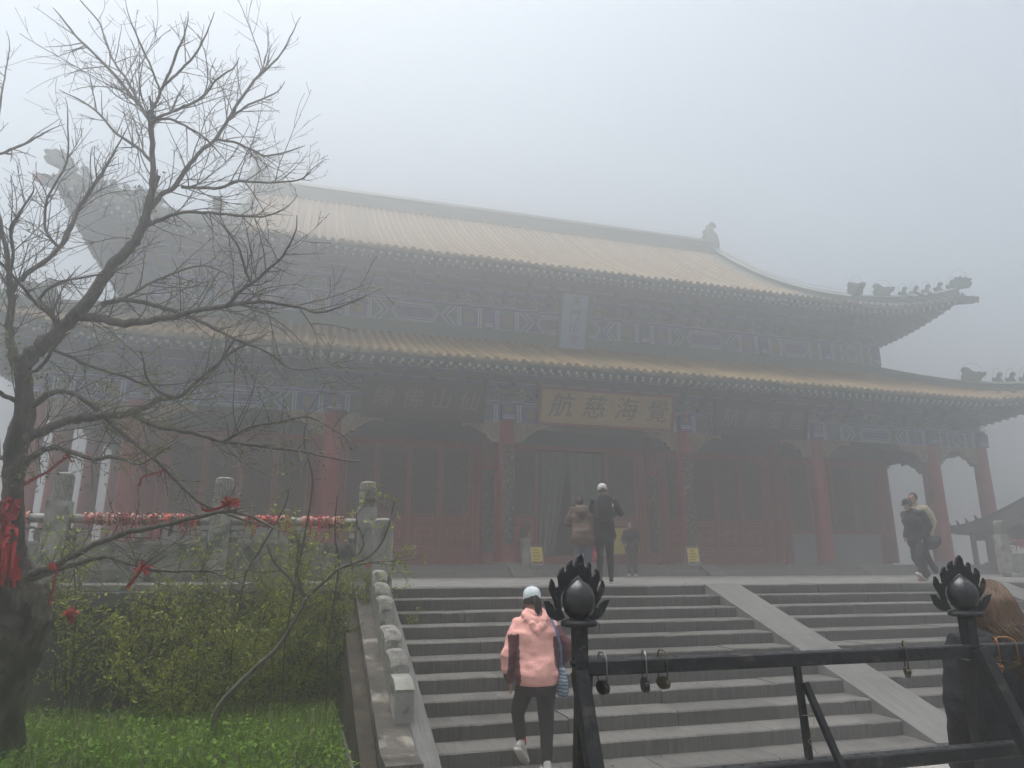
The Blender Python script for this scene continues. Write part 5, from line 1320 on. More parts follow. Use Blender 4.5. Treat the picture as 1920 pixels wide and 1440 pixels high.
def hair_cap(t, c, yaw, m_, r=(.086,.100,.112), cut=-.02, name='hair'):
    b = MB(); n, m2 = 20, 10
    V = []; keep = []
    for i in range(m2+1):
        th = PI*i/m2*.62
        for k in range(n):
            a = 2*PI*k/n; V.append((math.sin(th)*math.cos(a)*r[0],math.sin(th)*math.sin(a)*r[1]-.012,math.cos(th)*r[2]+.015))
    F = []
    for i in range(m2):
        for k in range(n):
            a = 2*PI*(k+.5)/n; z = math.cos(PI*(i+.5)/m2*.62)
            if math.sin(a) > .55 and z < .55: continue
            F.append((i*n+k,(i+1)*n+k,(i+1)*n+(k+1)%n,i*n+(k+1)%n))
    b.add(V,F); o = b.build(name,m_,t,True); o.location = c; o.rotation_euler = (0,0,yaw); return o
def strands(t, roots, m_, r=.006, name='hair', n=5):
    b = MB()
    for pts in roots: b.tube(pts,[r*1.0]+[r]*(len(pts)-2)+[r*.25],n)
    return b.build(name,m_,t,True)
STEP10 = -1.35
# ---- 1: woman in pink climbing the stairs ------------------------------------------------------
P1 = thing('person', 'woman in salmon pink jacket and pale cap climbing the stairs', 'person', (2.235,-4.36,-1.5), -.10)
J = joints(pelvis=(0,.02,.84), waist=(0,.05,.99), chest=(-.005,.10,1.19), neck0=(-.005,.145,1.365), head=(-.005,.175,1.475), Lsh=(-.155,.11,1.275), Lel=(-.275,.03,1.02), Lwr=(-.225,.12,.80), Rsh=(.152,.11,1.275), Rel=(.315,.04,1.06), Rwr=(.255,.20,.92), Lhip=(-.085,.03,.80), Lkn=(-.135,.22,.50), Lan=(-.085,.29,.235), Ltoe=(-.055,.40,.155), Rhip=(.085,.02,.80), Rkn=(.090,.05,.45), Ran=(.085,.03,.075), Rtoe=(.085,.20,.02))
link('body', body_mesh(J,.92), M['skin'], P1, True)
me = jacket(J,1.0,1.08,hem=.02,hemw=.205,sleeve=.96,amp=.019,cut=.765); 
for k in ('pink','maroon'): me.materials.append(M[k])
def pinkmap(c):
    # lower sleeves inside and side panels are maroon
    if c.x < -.165 and c.z < 1.20 and (c.x > -.262+ (1.20-c.z)*-.02) and c.y < .14: return 1
    if c.x > .185 and c.z < 1.27: return 1
    if c.x > .150 and c.z < 1.18 and c.z > .90 and c.y > -.06+.0: return 1
    if c.x < -.16 and c.z < .86: return 1
    return 0
assign(me, pinkmap); link('jacket', me, None, P1, True)
me = trousers(J,.93,1.0,hem=.035,top=.05,flare=.050,amp=.007); link('trousers', me, M['blackcloth'], P1, True)
b = MB()   # hood lying on the back
capsule(b,[(-.085,.06,1.355),(-.04,.0,1.27),(0,-.025,1.215),(.045,.0,1.27),(.085,.06,1.355)],[.042,.048,.052,.048,.042],10,ref=(0,1,0)); capsule(b,[(-.07,.09,1.375),(0,.065,1.345),(.07,.09,1.375)],[.045,.05,.045],10,ref=(0,1,0))
link('hood', fuse(b,.009,3,.018,13), M['pink'], P1, True)
cap_part(P1, J['head'], 0, M['capblue'], True, True, -.08, .98)
hair_cap(P1, J['head'], 0, M['hairdark'], (.083,.098,.10))
st = []
for k in range(14):   # loose ends of the ponytail
    a = random.uniform(0,2*PI); q = random.random()**.5*.026
    p = Vector((.012+math.cos(a)*q*.6,.075+random.uniform(-.01,.0),1.520+math.sin(a)*q)); st.append([p,p+Vector((.004,-.045,-.004)),p+Vector((.01+math.cos(a)*.012,-.066,-.05)),p+Vector((.012+math.cos(a)*.020,-.060,-.11)),p+Vector((.014+math.cos(a)*.008,-.050,-.175+random.uniform(-.02,.02)))])
for s in (-1,1):
    for k in range(10):
        p = Vector((J['head'].x+s*.078,.165+random.uniform(-.03,.01),1.46)); st.append([p,p+Vector((s*.008,-.01,-.04)),p+Vector((s*random.uniform(-.01,.012),-.01,-.09))])
strands(P1, st, M['hairdark'], .004, 'loose_hair')
b = MB(); capsule(b,[(.008,.10,1.520),(.010,.062,1.512),(.014,.036,1.470),(.020,.030,1.415),(.022,.045,1.345)],[.017,.026,.031,.026,.006],10,ref=(1,0,0)); link('ponytail', fuse(b,.006,2,.006,30,(1.5,1.5,.3)), M['hairdark'], P1, True)
so = shoe_parts(P1,(-.085,.27,.235),-.55,-.62,M['shoewhite'],M['shoewhite'])
b = MB()
for k in range(3): b.bar((-.043,-.005+k*.026,-.048),(-.043,.014+k*.026,-.012),.004,.010,up=(1,0,0))
b.build('shoe_stripe', M['sole'], so)
shoe_parts(P1,(.085,.03,.105),.0,0,M['shoewhite'],M['shoewhite'])
b = MB(); b.tube([(-.083,.275,.225),(-.088,.265,.285)],[.040,.042],14); b.build('sock', M['sockred'], P1, True)
b = MB(); b.tube([(.085,.03,.10),(.087,.032,.165)],[.040,.043],14); b.build('sock', M['sockred'], P1, True)
# shoulder bag with strap
bg1 = thing('shoulder_bag', 'blue striped shoulder bag hanging at the pink-jacketed woman\'s right hip', 'bag', (2.235+.225,-4.36-.03,-.70), -.10)
b = MB(); capsule(b,[(0,0,-.10),(0,0,.0),(0,.0,.10)],[(.048,.12),(.045,.13),(.022,.08)],14); link('pouch', fuse(b,.010,3,.008,12), M['bag'], bg1, True)
b = MB(); b.tube([(0,.0,.10),(-.012,-.045,.19),(-.025,-.075,.30),(-.055,-.072,.42),(-.085,-.015,.515),(-.075,.10,.53),(-.03,.17,.42),(.0,.12,.20),(0,.03,.10)],[(.012,.004)]*9,8,ref=(1,0,0)); b.build('strap', M['strapblue'], bg1, True)
b = MB(); b.tube([(.012*math.cos(a)-.006,-.02,.135+.014*math.sin(a)) for a in [k*PI/4 for k in range(9)]],.0025,5); b.build('ring', M['steel'], bg1)
# ---- 2: woman at the right edge, near ------------------------------------------------------------
P2 = thing('person', 'woman with long light brown hair and black coat behind the railing', 'person', (3.285,-8.13,-1.5), -.32)
J = joints(pelvis=(0,0,.92), waist=(0,0,1.08), chest=(0,.01,1.33), neck0=(0,.03,1.50), head=(.01,.05,1.60), Lsh=(-.175,.01,1.44), Lel=(-.235,-.01,1.13), Lwr=(-.215,.07,.86), Rsh=(.175,.01,1.44), Rel=(.235,.0,1.11), Rwr=(.20,.10,.88), Lhip=(-.085,0,.88), Lkn=(-.09,.02,.48), Lan=(-.09,0,.085), Ltoe=(-.09,.16,.02), Rhip=(.085,0,.88), Rkn=(.09,.02,.48), Ran=(.09,0,.085), Rtoe=(.09,.16,.02))
link('body', body_mesh(J,.97,-.35,.1,voxel=.012), M['skin'], P2, True)
me = jacket(J,1.0,1.0,hem=-.19,hemw=.225,sleeve=1.0,amp=.012,voxel=.011,bulk=1.08); link('coat', me, M['navycloth'], P2, True)
link('trousers', trousers(J,1.0,1.0,voxel=.012), M['jeans'], P2, True)
b = MB(); capsule(b,[(-.10,.0,1.48),(-.05,-.075,1.45),(.05,-.075,1.45),(.10,.0,1.48)],[.035,.04,.04,.035],10,ref=(0,0,1)); link('collar', fuse(b,.010,3,.006,14), M['navycloth'], P2, True)
for e in (-1,1): shoe_parts(P2,(e*.09,0,.105),0,0,M['blackcloth'],M['sole'])
hair_cap(P2, J['head'], -.35, M['hairbrown'], (.088,.103,.114))
st = []
for k in range(1100):
    a = random.uniform(-PI*1.02,PI*.12)-.25; el = random.uniform(.05,1.0); c = J['head']
    d = Vector((math.cos(a)*math.sin(el*1.45),math.sin(a)*math.sin(el*1.45),math.cos(el*1.45)))
    p = c+Vector((d.x*.092,d.y*.108-.012,d.z*.12+.012)); o_ = Vector((d.x,d.y,0)); 
    if o_.length < .05: o_ = Vector((random.gauss(0,1),-1,0))
    o_.normalize(); drop = random.uniform(.20,.36); q = p+o_*.012; pts = [p]
    pts.append(c+Vector((o_.x*.100,o_.y*.116-.012,min(d.z*.10,.02)+random.uniform(-.02,.01)))+Vector((.0,.0,.0)))
    base = pts[-1]
    wv = random.gauss(0,.009)
    pts += [base+Vector((o_.x*.004+.008+wv,o_.y*.004-.010,-.08)),base+Vector((o_.x*.004+.022-wv,o_.y*.03-.045,-drop*.55)),base+Vector((-o_.x*.010+.040+wv*1.5,o_.y*.04-.075,-drop))]
    st.append(pts)
strands(P2, st, M['hairbrown'], .0030, 'long_hair', 4)
# ---- 3, 4: couple seen from behind on the terrace -----------------------------------------------
P3 = thing('person', 'stooping long-haired woman in brown jacket and jeans on the terrace', 'person', (5.21,1.80,0), -.28)
J = joints(pelvis=(0,0,.88), waist=(0,.05,1.03), chest=(-.01,.13,1.23), neck0=(-.02,.20,1.38), head=(-.03,.25,1.475), Lsh=(-.17,.12,1.34), Lel=(-.27,.16,1.08), Lwr=(-.18,.36,1.10), Rsh=(.15,.12,1.33), Rel=(.215,.07,1.06), Rwr=(.225,.10,.82), Lhip=(-.085,0,.84), Lkn=(-.10,.05,.46), Lan=(-.10,0,.08), Ltoe=(-.10,.16,.02), Rhip=(.085,0,.84), Rkn=(.08,.02,.46), Ran=(.08,-.04,.08), Rtoe=(.09,.12,.02))
link('body', body_mesh(J,.95,0,-.5), M['skin'], P3, True)
link('jacket', jacket(J,1.0,1.12,hem=-.09,hemw=.215,amp=.014,bulk=1.12), M['brownjacket'], P3, True); link('trousers', trousers(J,.98,1.0), M['jeansgrey'], P3, True)
hair_cap(P3, J['head'], 0, M['hairmid'])
st = []
for k in range(110):
    a = random.uniform(-PI,0); p = J['head']+Vector((math.cos(a)*.075,math.sin(a)*.085,.05)); e = p+Vector((math.cos(a)*.03,-.02,-.12)); st.append([p,e,e+Vector((random.uniform(-.03,.03),-.17,-.08)),e+Vector((random.uniform(-.06,.06)+.02,-.235,-.28+random.uniform(-.08,.05)))])
strands(P3, st, M['hairmid'], .006, 'long_hair', 4)
for e in (-1,1): shoe_parts(P3,(e*.09,-.02 if e > 0 else 0,.105),0,0,M['darkgrey'],M['sole'])
bg3 = thing('carrier_bag', 'crumpled pink plastic bag held by the woman in brown jacket', 'bag', (5.21+.245,1.80+.02,.62), 0)
b = MB(); capsule(b,[(0,0,-.17),(0,0,-.05),(0,0,.08),(0,0,.17)],[(.085,.06),(.075,.055),(.045,.03),(.014,.012)],14); link('bag_body', fuse(b,.009,2,.022,16), M['pinkbag'], bg3, True)
P4 = thing('person', 'tall person in black with white cap and black backpack on the terrace', 'person', (5.60,1.72,0), -.30)
J = joints(pelvis=(0,0,1.0), waist=(0,.01,1.17), chest=(0,.03,1.40), neck0=(0,.055,1.57), head=(0,.08,1.70), Lsh=(-.19,.03,1.50), Lel=(-.26,.10,1.22), Lwr=(-.16,.32,1.25), Rsh=(.19,.03,1.50), Rel=(.335,.06,1.27), Rwr=(.19,.27,1.30), Lhip=(-.09,0,.95), Lkn=(-.095,.03,.52), Lan=(-.10,0,.085), Ltoe=(-.1,.17,.02), Rhip=(.09,0,.95), Rkn=(.10,.02,.52), Ran=(.10,-.02,.085), Rtoe=(.12,.15,.02))
link('body', body_mesh(J,1.02), M['skin'], P4, True)
link('jacket', jacket(J,1.0,1.05,hem=-.15,hemw=.215,amp=.011,bulk=1.12), M['blackcloth'], P4, True); link('trousers', trousers(J,.92,1.05), M['blackcloth'], P4, True)
cap_part(P4, J['head'], 0, M['capwhite'], True, True, 0, 1.05)
me = text_mesh('C',.05,.002,0); me.materials.clear(); me.materials.append(M['sole']); o = link('cap_letter',me,None,P4); o.location = (-.004,-.030,1.775); o.rotation_euler = (PI/2-.45,0,0)
hair_cap(P4, J['head'], 0, M['hairdark'], (.086,.102,.10))
for e in (-1,1): shoe_parts(P4,(e*.10,-.02 if e > 0 else 0,.105),-e*.15,0,M['blackcloth'],M['shoewhite'])
bk = thing('backpack', 'black backpack worn by the white-capped person on the terrace', 'backpack', (5.60-.03,1.72-.14,1.36), -.30)
b = MB(); b.prism([(-.15,-.22),(.15,-.22),(.165,0),(.14,.20),(.08,.245),(-.08,.245),(-.14,.20),(-.165,0)],'y',-.09,.07); link('pack',fuse(b,.016,5,.008,9),M['darkgrey'],bk,True)
b = MB(); b.box(-.12,.12,-.108,-.085,-.16,.02); b.build('pocket',M['blackcloth'],bk); b = MB(); b.box(.125,.15,-.10,-.07,.02,.08); b.build('tag',M['capwhite'],bk)
# ---- 5: small figure by the doors ---------------------------------------------------------------
P5 = thing('person', 'dim figure in dark clothes standing on the hall steps right of the entrance', 'person', (10.02,9.75,0), 2.4)
J = joints(pelvis=(0,0,.90), waist=(0,0,1.05), chest=(0,.02,1.26), neck0=(0,.04,1.42), head=(0,.08,1.53), Lsh=(-.17,.02,1.36), Lel=(-.25,.05,1.10), Lwr=(-.14,.24,.98), Rsh=(.17,.02,1.36), Rel=(.25,.05,1.10), Rwr=(.12,.25,.98), Lhip=(-.085,0,.86), Lkn=(-.10,.05,.46), Lan=(-.12,.0,.08), Ltoe=(-.12,.16,.02), Rhip=(.085,0,.86), Rkn=(.09,.02,.46), Ran=(.10,-.05,.08), Rtoe=(.11,.11,.02))
bo = link('body', body_mesh(J,.96,0,-.35), M['skin'], P5, True); eyes(P5,J['head'],0,bo)
link('jacket', jacket(J,1.0,1.08,hem=-.12,bulk=1.1), M['navycloth'], P5, True); link('trousers', trousers(J,1.05,1.0), M['darkgrey'], P5, True); hair_cap(P5,J['head'],0,M['hairdark'])
for e in (-1,1): shoe_parts(P5,(e*.11,-.03,.105),0,0,M['shoewhite'],M['shoewhite'])
# ---- 6, 7: two walkers at the right ---------------------------------------------------------------
P6 = thing('person', 'capped person in a dark padded jacket striding left along the terrace', 'person', (12.28,1.05,0), PI/2+.12)
J = joints(pelvis=(0,0,.88), waist=(0,.03,1.03), chest=(0,.09,1.24), neck0=(0,.155,1.40), head=(0,.215,1.51), Lsh=(-.18,.08,1.34), Lel=(-.24,-.02,1.08), Lwr=(-.19,.10,.86), Rsh=(.18,.08,1.34), Rel=(.24,-.06,1.09), Rwr=(.20,.10,.90), Lhip=(-.085,.02,.84), Lkn=(-.09,.17,.47), Lan=(-.08,.12,.10), Ltoe=(-.08,.285,.045), Rhip=(.085,-.02,.84), Rkn=(.09,.05,.45), Ran=(.08,-.18,.12), Rtoe=(.08,-.04,.02))
bo = link('body', body_mesh(J,.97,.0,-.12), M['skin'], P6, True); eyes(P6,J['head'],0,bo)
link('jacket', jacket(J,1.0,1.15,hem=-.10,hemw=.22,amp=.013,bulk=1.35), M['darkgrey'], P6, True); link('trousers', trousers(J,1.2,1.0,flare=.075), M['darkgrey'], P6, True)
cap_part(P6, J['head'], 0, M['darkgrey'], True, False, -.1); hair_cap(P6,J['head'],0,M['hairdark'],(.084,.10,.10))
b = MB(); capsule(b,[(-.06,.06,1.40),(.0,.02,1.41),(.06,.06,1.40)],[.05,.055,.05],10,ref=(0,0,1)); link('collar',fuse(b,.012,3),M['darkgrey'],P6,True)
shoe_parts(P6,(-.08,.12,.15),0,.50,M['shoewhite'],M['shoewhite']); shoe_parts(P6,(.08,-.18,.155),0,-.45,M['darkgrey'],M['shoewhite'])
bg6 = thing('hand_bag', 'dark soft bag carried at the back of the striding capped person', 'bag', (12.28+.30,1.05-.05,.80), 0)
b = MB(); capsule(b,[(-.10,0,-.06),(.02,0,-.02),(.11,0,.02)],[(.10,.12),(.11,.13),(.08,.10)],12,ref=(0,1,0)); link('bag_body',fuse(b,.014,3,.012,8),M['darkgrey'],bg6,True)
P7 = thing('person', 'bareheaded man in a beige jacket walking left beside the capped person', 'person', (12.80,1.45,0), PI/2+.15)
J = joints(pelvis=(0,0,.98), waist=(0,.02,1.14), chest=(0,.06,1.38), neck0=(0,.10,1.56), head=(0,.15,1.70), Lsh=(-.19,.05,1.48), Lel=(-.25,-.05,1.20), Lwr=(-.22,.06,.96), Rsh=(.19,.05,1.48), Rel=(.25,-.10,1.21), Rwr=(.22,-.02,.96), Lhip=(-.09,.02,.93), Lkn=(-.09,.24,.55), Lan=(-.09,.22,.12), Ltoe=(-.09,.38,.05), Rhip=(.09,-.02,.93), Rkn=(.09,-.14,.52), Ran=(.09,-.42,.16), Rtoe=(.09,-.29,.03))
bo = link('body', body_mesh(J,1.04,.15,.1), M['skin'], P7, True); eyes(P7,J['head'],.15,bo)
link('jacket', jacket(J,1.0,1.05,hem=-.10,amp=.012,bulk=1.12), M['beige'], P7, True); link('trousers', trousers(J,1.05,1.05,flare=.062), M['darkgrey'], P7, True); hair_cap(P7,J['head'],.15,M['hairdark'],(.088,.104,.116))
shoe_parts(P7,(-.09,.22,.155),0,.35,M['shoewhite'],M['shoewhite']); shoe_parts(P7,(.09,-.42,.19),0,-.65,M['shoewhite'],M['shoewhite'])
# ================================================================== RIBBONS, SIGNS, FAR THINGS
def ribbon_strip(b, pts, w_, tw=0.0, n=1):
    """flat cloth strip along pts"""
    pts = [Vector(p) for p in pts]; N = len(pts); base = len(b.v); side = rvec()
    for i,p in enumerate(pts):
        d = (pts[min(i+1,N-1)]-pts[max(i-1,0)]).normalized(); s = (side-d*side.dot(d))
        if s.length < 1e-3: s = d.orthogonal()
        s.normalize(); s = Matrix.Rotation(tw*i/N,3,d) @ s; s *= w_/2*(1-.2*random.random())
        b.v += [tuple(p-s),tuple(p+s)]
    for i in range(N-1): k = base+i*2; b.f.append((k,k+1,k+3,k+2)); b.mi.append(b.cur)
def wrap(b, x, y, z, r, w_, turns=1.0):
    pts = []; n = 10; ph = random.uniform(0,6); base = len(b.v)
    for k in range(n+1):
        a = ph+2*PI*k/n*turns; rr = r*random.uniform(1.0,1.12)
        for e in (-1,1): b.v.append((x+e*w_/2+.006*math.sin(a*2),y+math.cos(a)*rr,z+math.sin(a)*rr))
    for k in range(n): i = base+k*2; b.f.append((i,i+1,i+3,i+2)); b.mi.append(b.cur)
RM = [M['ribbon'],M['ribbonpale'],M['ribbonorange'],M['ribbondark']]
def rail_bundle(label, x0, x1, y, z, cols, nw, nh, par_group='ribbons tied on the balustrade'):
    b = MB()
    for _ in range(nw):
        b.cur = random.choice(cols); x = random.uniform(x0,x1); wrap(b,x,y,z,.066+random.random()*.022,random.uniform(.012,.035))
        if random.random() < .35:   # knot with two short ends
            c = Vector((x,y-.075,z+random.uniform(-.03,.05)))
            for _ in range(2): ribbon_strip(b,[c,c+Vector((random.gauss(0,.03),-.02,random.uniform(-.01,.05))),c+Vector((random.gauss(0,.06),-.03,random.uniform(-.06,.05)))],.018,1)
    for _ in range(nh):
        b.cur = random.choice((0,0,3)); x = random.uniform(x0,x1); L = random.uniform(.08,.26); c = Vector((x,y-.08,z-.03)); dx = random.gauss(0,.03)
        ribbon_strip(b,[c,c+Vector((dx*.3,-.01,-L*.35)),c+Vector((dx*.7,0,-L*.7)),c+Vector((dx,.01,-L))],random.uniform(.014,.034),.8)
    o = b.build('ribbon_bundle', RM); tag(o,label,'ribbons',par_group); return o
yb_ = .10; zb_ = .935
rail_bundle('faded pink and red ribbons wound round the rail left of the middle post',-2.72,-2.0,yb_,zb_,(1,3,0,1),40,8)
rail_bundle('orange and dark red ribbon bundle hanging just left of the middle post',-1.98,-1.25,yb_,zb_,(0,2,3,3,1),46,16)
rail_bundle('bright red and orange ribbons wound round the rail right of the middle post',-.68,-.02,yb_,zb_,(0,0,2,1,3),46,12)
rail_bundle('pale pink ribbons wound round the rail beside the corner post',.12,.72,yb_,zb_,(1,1,0,3),44,7)
rail_bundle('faint red ribbons on the rail at the far left behind the trunk',-4.8,-3.3,yb_,zb_,(0,1,3),44,10)
rail_bundle('hazy red ribbons crowded on the far right balustrade rail',19.4,20.9,4.80,zb_,(0,1,0,3),90,50,'ribbons tied on the balustrade')
rail_bundle('hazy red ribbons hanging on the second bay of the far right balustrade',21.5,22.8,4.55,zb_-.1,(0,1,0,3),60,40,'ribbons tied on the balustrade')
# ribbon wound on the sloping scroll below the corner post
b = MB()
for k in range(26):
    b.cur = random.choice((1,1,0,2)); t = k/26; wrap(b,1.165,-.44-.0*t,.86-.42*t,.062-.02*t,.03)
for v in range(len(b.v)):
    x,y,z = b.v[v]; b.v[v] = (x,y,z)
for _ in range(6): b.cur = 0; c = Vector((1.14,-.50,.46)); ribbon_strip(b,[c,c+Vector((random.gauss(0,.03),-.03,-.06)),c+Vector((random.gauss(-.04,.05),-.03,-.16))],.03,1)
o = b.build('ribbon_bundle', RM); tag(o,'pink and red ribbon wrapped round the stub before the corner post','ribbons','ribbons tied on the balustrade')
# stone stub carrying it
# ribbons on the tree
def tree_ribbon(label, pts, w_, loops=0, depth=None):
    b = MB(); d = depth or W0
    P = [at(u,v,d) for u,v in pts]
    for q in range(3):
        off = rvec()*.012; ribbon_strip(b,[p+off*(i/len(P)) for i,p in enumerate(P)],w_*random.uniform(.6,1),.6+q)
    for _ in range(loops):
        c = P[0]; a = rvec()*.05; ribbon_strip(b,[c,c+a+Vector((0,0,.02)),c+a*1.6-Vector((0,0,.01)),c+a*.9-Vector((0,0,.03)),c],w_*.8,.5)
    o = b.build('tree_ribbon', RM); return tag(o,label,'ribbon','red ribbons tied to the old tree')
tree_ribbon('long red ribbon hanging straight down beside the mossy burl',[(105,1066),(103,1085),(98,1108),(92,1135)],.030,3,start_depth(105,1066)-.05)
tree_ribbon('red ribbon fluttering low on the branch before the terrace wall',[(268,1064),(256,1080),(244,1095),(238,1104)],.045,4,start_depth(268,1064)-.05)
tree_ribbon('small red knot on a twig in front of the dark wall',[(135,1150),(138,1160),(132,1170)],.05,7,W0+1.2)
tree_ribbon('bright red bow on the branch before the middle balustrade post',[(432,940),(412,952),(392,958),(380,955)],.055,7,start_depth(420,958)-.06)
tree_ribbon('small orange-red knot among twigs in front of the red column',[(305,882),(285,890),(265,895),(263,910)],.030,4,W0+.5)
tree_ribbon('sheer faded red ribbon stretched left of the carved posts',[(128,856),(110,868),(90,885),(60,900),(40,912)],.050,2,W0+.6)
b = MB()
for k in range(70):
    v = random.uniform(928,1070); d = W0-.17-.02*random.random(); u = 14+random.gauss(0,11)-(v-930)*.07; c = at(u,v,d); a = rvec()*random.uniform(.03,.075)
    ribbon_strip(b,[c,c+a,c+a*1.2+Vector((0,0,-.05)),c+Vector((random.gauss(0,.02),0,-random.uniform(.05,.14)))],random.uniform(.03,.06),1.2)
for k in range(14):
    c = at(12+random.gauss(0,8),random.uniform(1010,1055),W0-.2); ribbon_strip(b,[c,c+Vector((.01,-.01,-.12)),c+Vector((random.gauss(.03,.03),0,-.24))],.035,1)
for a_ in range(40):   # wreath
    an = 2*PI*a_/40; c = at(20+15*math.cos(an),952+15*math.sin(an),W0-.21); a = rvec()*.035; ribbon_strip(b,[c,c+a,c+a*.5+Vector((0,0,-.035))],.04,1)
o = b.build('ribbon_cluster', M['ribbon']); tag(o,'thick cluster of red ribbons bound round the old tree trunk','ribbons')
# ------------------------------------------------------------------ notice boards
def notice(label, x, y, z, rz):
    t = thing('notice_board', label, 'sign', (x,y,z), rz, 'yellow notice boards before the hall doors')
    b = MB(); w_, h_ = .20,.58; b.tube([(-w_,0,.03),(-w_*.7,0,0),(w_*.7,0,0),(w_,0,.03),(w_,.10,h_),(-w_,.10,h_),(-w_,0,.03)],.012,8); b.tube([(w_,.10,h_),(w_,.34,0)],.012,6); b.tube([(-w_,.10,h_),(-w_,.34,0)],.012,6); b.build('frame', M['whitepaint'], t)
    b = MB(); tl = .10/h_
    b.add([(-w_+.02,.02*1,.10),(w_-.02,.02,.10),(w_-.02,.095,h_-.05),(-w_+.02,.095,h_-.05),(-w_+.02,.03,.10),(w_-.02,.03,.10),(w_-.02,.105,h_-.05),(-w_+.02,.105,h_-.05)],[(0,1,2,3),(7,6,5,4),(0,4,5,1),(1,5,6,2),(2,6,7,3),(3,7,4,0)]); b.build('panel', M['yellow'], t)
    b = MB()
    for r in range(4):
        zz = h_-.13-r*.095; yy = .02+(zz-.10)/(h_-.15)*.075-.006; n = (3,4,5,4)[r]
        for k in range(n):
            xx = -.13+.055*k+(.02 if r == 0 else 0)
            b.box(xx,xx+.042,yy-.001,yy+.004,zz,zz+.012); b.box(xx+.016,xx+.026,yy-.001,yy+.004,zz-.022,zz+.03); b.box(xx+.004,xx+.038,yy-.001,yy+.004,zz-.02,zz-.012)
    b.build('lettering', M['ink'], t); return t
notice('small yellow notice board in a white frame left of the entrance',7.28,10.72,.36,.06); notice('small yellow notice board in a white frame right of the entrance',12.75,10.72,.36,-.12)
t = thing('banner_board','plain yellow board with a few dark strokes behind the white-capped person','sign',(11.55,YW-.35,.45))
b = MB(); b.box(-.48,.48,0,.03,.30,1.28); b.build('panel',M['yellow'],t); b = MB(); b.box(-.48,.48,-.004,.0,1.24,1.28)
for k in range(5):
    z = .42+k*.11; b.tube([(.20,-.004,z),(.27,-.004,z+.05),(.33,-.004,z+.02),(.40,-.004,z+.06)],.014,5)
b.build('lettering',M['ink'],t); b = MB(); b.box(-.42,-.38,.0,.3,0,.30); b.box(.38,.42,0,.3,0,.30); b.build('legs',M['ironblack'],t)
# stone pedestal with dark ornament
t = thing('stone_pedestal','pale stone pedestal with a dark carved ornament left of the entrance','pedestal',(6.98,11.0,FL))
b = MB(); b.prism([(-.16,-.16),(.16,-.16),(.16,.16),(-.16,.16)],'z',0,.06); b.prism([(-.12,-.12),(.12,-.12),(.12,.12),(-.12,.12)],'z',.06,.74); b.prism([(-.17,-.15),(.17,-.15),(.17,.15),(-.17,.15)],'z',.74,.80); b.build('pillar',M['marble'],t)
b = MB()
capsule_pts = [(-.02,0,.84),(-.08,0,.98),(.02,0,1.10),(.08,0,1.22),(.0,0,1.32)]
b.tube(capsule_pts,[.12,.10,.12,.09,.05],10); b.tube([(-.05,-.02,.86),(-.17,-.02,1.0),(-.14,-.02,1.15)],[.05,.04,.02],8); b.build('ornament',M['blackboard'],t,True)
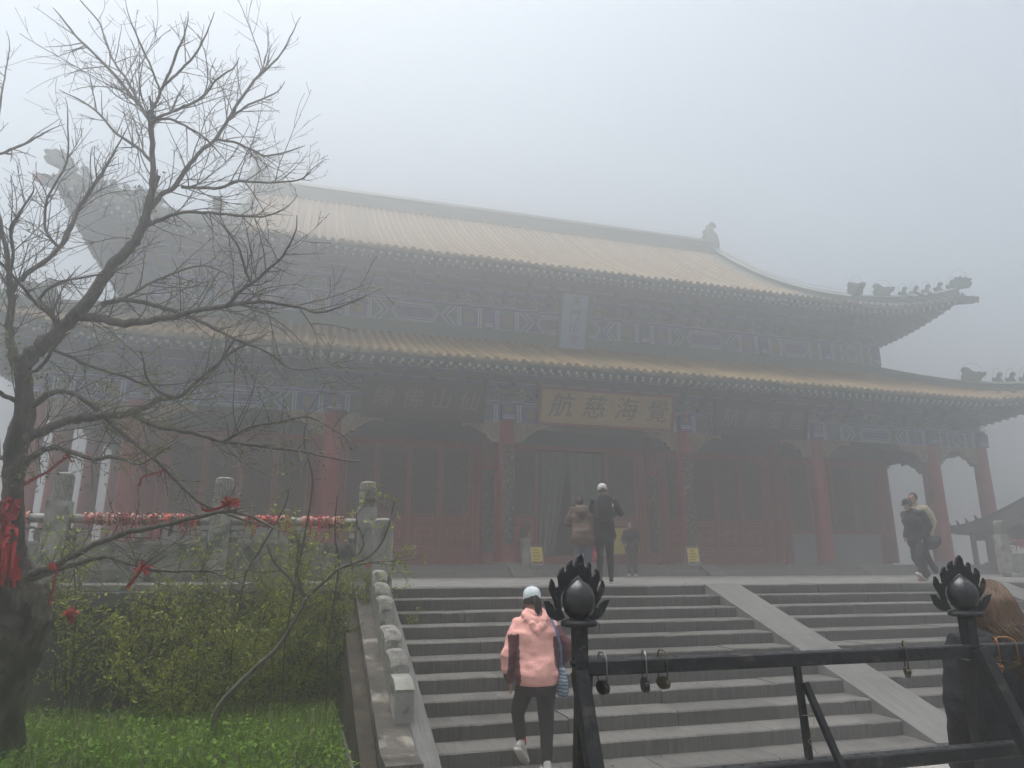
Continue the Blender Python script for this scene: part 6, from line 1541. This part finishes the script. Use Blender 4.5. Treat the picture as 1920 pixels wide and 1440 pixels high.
# ------------------------------------------------------------------ far pavilion with grey roof
pv0 = at(1985,1055,27); pav = thing('pavilion','dark grey tiled pavilion roof looming in fog at the right edge','pavilion',(pv0.x,pv0.y,0),-.25)
def pavilion():
    Wx, Dy, ze, zr_ = 3.7, 3.0, 1.95, 3.75
    b = MB(); n = 16; rows = []
    def P(side,e,t):
        H = Wx if side%2 == 0 else Dy; k = max(0,(abs(e)-(H-1.6))/1.6); z = ze+(zr_-ze)*(.62*t/Dy+.38*(t/Dy)**2)+.42*k**2*max(0,1-t/2)**2
        lx,ly = e,-(Dy if side%2 == 0 else Wx)+t
        return Vector([(lx,ly,z),(-ly,lx,z),(-lx,-ly,z),(ly,-lx,z)][side])
    for side in range(4):
        H = Wx if side%2 == 0 else Dy; S = Dy
        es = [-H+2*H*i/30 for i in range(31)]; idx = []
        for e in es:
            sm = min(S,H-abs(e)); idx.append([len(b.v)+j for j in range(9)]); b.v += [tuple(P(side,e,sm*j/8)) for j in range(9)]
        for i in range(30):
            for j in range(8): b.f.append((idx[i][j],idx[i+1][j],idx[i+1][j+1],idx[i][j+1])); b.mi.append(0)
    b.build('roof_bed',M['greytile'],pav)
    for side in (0,3,1):
        H = Wx if side%2 == 0 else Dy
        for i in range(-int(H/.24),int(H/.24)+1):
            e = i*.24; sm = min(Dy,H-abs(e))
            if sm < .25: continue
            q = MB(); q.tube([P(side,e,sm*j/8)+Vector((0,0,.02)) for j in range(9)],.06,6); q.build('tile_row',M['greytile'],pav)
    for sx in (-1,1):
        for sy in (-1,1):
            side = 0 if sy < 0 else 2
            q = MB(); pts = [P(side,(sx if sy < 0 else -sx)*(Wx-t),t)+Vector((0,0,.08)) for t in [Dy-Dy*j/10 for j in range(11)]]; q.tube(pts,.11,6); q.build('hip_ridge',M['greytile'],pav)
            for j in (6,7,8,9):
                p = pts[j]; q = MB(); q.tube([p,p+Vector((0,0,.22)),p+Vector((sx*.10,-.02,.34))],[.09,.07,.03],6); q.build('ridge_figure',M['greytile'],pav)
            q = MB(); q.tube([(sx*(Wx-1.0),sy*(Dy-1.0),-.05),(sx*(Wx-1.0),sy*(Dy-1.0),ze+.5)],.13,10); q.build('post',M['greytile'],pav)
    q = MB(); q.box(-(Wx-Dy)-.05,(Wx-Dy)+.05,-.1,.1,zr_-.05,zr_+.22); q.build('main_ridge',M['greytile'],pav)
    for sy in (-1,1): q = MB(); q.box(-(Wx-1.0),(Wx-1.0),sy*(Dy-1.0)-.08,sy*(Dy-1.0)+.08,ze-.30,ze+.42); q.build('beam',M['greytile'],pav)
pavilion()
pav.scale = (.78,.78,.78)
# ================================================================== HAZE
hz = MB(); hz.box(-121,141,-111,151,-2.6,22.5)
hmat = bpy.data.materials.new('haze'); hmat.use_nodes = True; hn = hmat.node_tree.nodes; hn.remove(hn['Principled BSDF'])
pv = hn.new('ShaderNodeVolumePrincipled'); pv.inputs['Color'].default_value = (.87,.87,.872,1); pv.inputs['Density'].default_value = FOG_DENSITY; pv.inputs['Anisotropy'].default_value = .8
hmat.node_tree.links.new(pv.outputs[0], hn['Material Output'].inputs['Volume'])
haze = hz.build('haze', hmat); tag(haze, 'pale even mountain fog filling the whole scene', kind='stuff')
bpy.data.scenes.remove(TMP)
